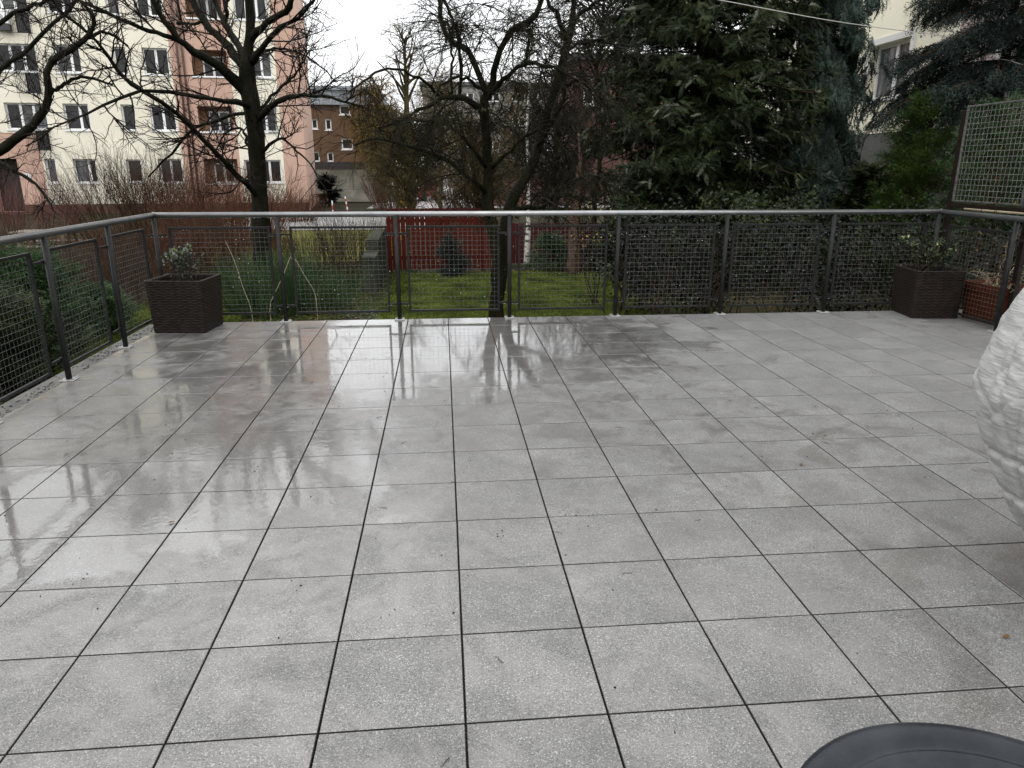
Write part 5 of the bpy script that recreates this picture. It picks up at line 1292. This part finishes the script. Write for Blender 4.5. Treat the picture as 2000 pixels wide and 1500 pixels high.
conifer('holly_bush', 'dark evergreen bush beneath the lemon house wall', wx(1715, 11.5), 11.5, 2.1, lambda t: 1.0*(1-t)**.4, 100, 24, [FANS[2]], 'cypress', (.16, .28), .0, .06, .02, inner=.2, hang=.05, up0=.5, cat='bush')
conifer('dwarf_fir', 'small blue-green fir standing before the red fence', wx(880, 13.1), 13.1, 1.05, lambda t: .42*(1-t)**.9, 60, 24, SHOOTS_L, 'spruce', (.10, .18), .04, .03, .04, inner=.15, hang=.1, cat='conifer')
conifer('low_juniper', 'low spreading green juniper before the plum fence', wx(1078, 13.4), 13.4, .75, lambda t: .62*(1-t)**.6, 70, 26, SHOOTS_L, 'juniper', (.10, .2), .0, .03, .04, inner=.15, hang=.0, up0=.4, cat='bush')
conifer('clipped_shrub', 'dark rounded evergreen beside the stained concrete wall', wx(642, 40), 40, 1.7, lambda t: .5*math.sqrt(max(0.02, 1-(2*t-1)**2)), 60, 20, [FANS[2]], 'ivy', (.2, .36), .0, .07, .06, inner=.2, hang=.0, up0=.3, cat='bush')
# bushes close to the left railing
for (lab, px, y, h, r_, mt_) in [('large green juniper outside the left railing at the frame edge', 15, 6.8, 1.15, .85, 'juniper'), ('dark green juniper behind the second left mesh panel', 150, 8.0, .55, .5, 'juniper'), ('low dark bush outside the left railing near the terrace', -60, 5.4, .85, .8, 'cypress')]:
    conifer('green_bush', lab, wx(px, y), y, h, lambda t, r_=r_: r_*(1-t)**.5, 130, 50, SHOOTS_L, mt_, (.09, .18), -.02, .04, .03, inner=.15, hang=-.1, up0=.6, cat='bush')

# ivy and dark undergrowth behind the right half of the railing
def leaf_mass(name, label, x0, x1, y0, y1, z0, z1, n, mt, size, tpl, cat=None, kind=None):
    root = thing(name, label, cat or 'hedge')
    # uneven front: heaps of leaf clumps on a wavy bank
    nc = 46; C_ = np.c_[rng.uniform(x0, x1, nc), rng.uniform(y0, y1, nc), z0+(z1-z0)*rng.random(nc)**1.3]
    k = rng.integers(0, nc, n); pos = C_[k]+rng.normal(scale=.16, size=(n, 3))
    fw = rng.normal(size=(n, 3))+[0, -.6, -.4]; upv = rng.normal(size=(n, 3))*.6+[0, -1, .6]
    leaf_part(root, 'leaves', MT[mt], tpl, pos, fw, upv, rng.uniform(*size, n))
    S = np.zeros((40, 5, 3)); S[:, 0] = np.c_[rng.uniform(x0, x1, 40), rng.uniform(y0, y1, 40), np.full(40, GZ)]
    for j in range(1, 5): S[:, j] = S[:, j-1]+np.c_[rng.normal(scale=.12, size=(40, 2)), np.full(40, (z1-GZ)/4.5)]
    twig_part(root, [(S, np.tile(np.linspace(.014, .005, 5), (40, 1)))], MT['stem'], 'stems')
    return root
xa = wx
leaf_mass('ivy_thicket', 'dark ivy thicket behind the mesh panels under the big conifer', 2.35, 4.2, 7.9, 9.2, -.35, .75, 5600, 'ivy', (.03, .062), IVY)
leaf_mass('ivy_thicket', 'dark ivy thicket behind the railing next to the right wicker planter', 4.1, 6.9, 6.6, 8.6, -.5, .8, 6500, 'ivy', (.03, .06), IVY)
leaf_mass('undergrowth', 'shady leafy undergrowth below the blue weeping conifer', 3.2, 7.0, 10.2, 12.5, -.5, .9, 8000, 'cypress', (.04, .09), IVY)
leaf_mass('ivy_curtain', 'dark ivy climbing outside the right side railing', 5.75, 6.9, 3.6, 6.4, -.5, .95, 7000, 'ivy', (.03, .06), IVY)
# grass and ground cover
def grass(name, label, x0, x1, y0, y1, n, mt, size, hole=None, tpl=BLADE):
    x = rng.uniform(x0, x1, n); y = rng.uniform(y0, y1, n)
    dens = .5+.5*np.sin(x*2.1+1.3*np.sin(y*1.7))*np.sin(y*2.3+.7); keep = rng.random(n) < .55+.45*dens
    x, y = x[keep], y[keep]; n = len(x); a = rng.uniform(0, 2*np.pi, n)
    fw = np.stack([np.cos(a), np.sin(a), rng.normal(scale=.15, size=n)], 1)
    v, f = place(tpl[0], tpl[1], np.stack([x, y, np.full(n, GZ+.004)], 1), fw, np.tile([0, 0, 1.], (n, 1))+rng.normal(scale=.25, size=(n, 3)), rng.uniform(*size, n))
    me = raw_mesh(name, v, f); me.materials.append(MT[mt]); tag(link(name, me), label, kind='stuff')
grass('grass', 'short wet lawn grass between the terrace and the red fence', -1.0, 3.1, 8.3, 13.4, 60000, 'grass', (.035, .075))
grass('grass', 'patch of bright grass left of the terrace corner', -4.8, -2.95, 6.0, 10.5, 26000, 'grass', (.035, .08))
CLOV = (np.c_[IVY[0][:, 0], IVY[0][:, 1], IVY[0][:, 2]+.25], IVY[1])
grass('ground_cover', 'low leafy ground cover along the outer terrace edge', -3.4, 2.6, 6.2, 9.6, 9000, 'clover', (.03, .06), tpl=CLOV)
grass('weeds', 'mixed weeds growing left of the terrace', -6.5, -3.0, 2.0, 9.0, 9000, 'clover', (.035, .08), tpl=CLOV)
grass('weeds', 'weeds and tufts along the garden wall', -4.2, -.6, 9.3, 14.0, 16000, 'clover', (.03, .07))
grass('dead_leaves', 'brown dead leaves under the shrubs and conifers', -4.0, 6.5, 6.5, 14.0, 8000, 'dead_leaf', (.025, .055), tpl=CLOV)
# pale bent reeds
for (pts, y, lab) in [([(440, 470, 2.2, 0), (458, 510, 2.5, 0), (474, 560, 2.6, 0), (491, 606, 2.6, 0)], 7.4, 'pale dry reed bent behind the left wicker planter'), ([(568, 500, 2.2, 0), (552, 540, 2.5, 0), (536, 575, 2.6, 0), (527, 602, 2.6, 0)], 7.2, 'pale dry reed leaning left of the second back post'), ([(576, 505, 2.0, 0), (596, 540, 2.4, 0), (612, 566, 2.4, 0), (618, 590, 2.4, 0)], 7.6, 'pale dry reed leaning right behind the second mesh panel')]:
    r0 = thing('dry_reed', lab, 'reed'); ctl = [[*at_y(a, b, y), .006] for a, b, c_, d_ in pts]; last = np.array(ctl[-1][:3]); ctl.append([last[0], last[1], GZ, .006])
    q = spline(ctl, 10); g = G(); g.tube(q[:, :3], .004, 5); g.build('stalk', MT['dry'], r0)
# yellow sprig by the fence
yf = thing('yellow_shrub', 'small shrub with yellow-green leaves just below the handrail right of centre', 'shrub', loc=tuple(at_y(1165, 440, 9.5)*[1, 1, 0]+[0, 0, GZ]))
P0 = np.zeros((6, 5, 3))
for i in range(6):
    for k in range(5): P0[i, k] = [rng.normal(scale=.02)+(i-3)*.03*k, rng.normal(scale=.03), k*.37]
R0 = np.tile(np.linspace(.008, .003, 5), (6, 1)); twig_part(yf, [(P0, R0)], MT['stem'], 'stems')
n = 70; pos = P0[rng.integers(0, 6, n), rng.integers(3, 5, n)]+rng.normal(scale=.07, size=(n, 3)); leaf_part(yf, 'leaves', MT['yellow_flower'], LEAF, pos, rng.normal(size=(n, 3)), rng.normal(size=(n, 3)), rng.uniform(.03, .06, n))

# ================================================================== CABLES
def cable(name, label, pts, r):
    g = G(); q = spline(pts, 24); g.tube(q, r, 6); return tag(g.build(name, MT['cable'], smooth=True), label, 'cable')
cable('overhead_cable', 'thin pale cable crossing in front of the dark conifers to the spruce', [at_y(1112, -52, 9.0), at_y(1410, 1, 9.3), at_y(1640, 43, 9.6), at_y(1892, 76, 9.9)], .006)
cable('overhead_cable', 'short pale cable at the right edge above the trellis', [at_y(1930, 112, 9.9), at_y(1968, 118, 9.6), at_y(2000, 127, 9.2), at_y(2120, 160, 8.5)], .005)
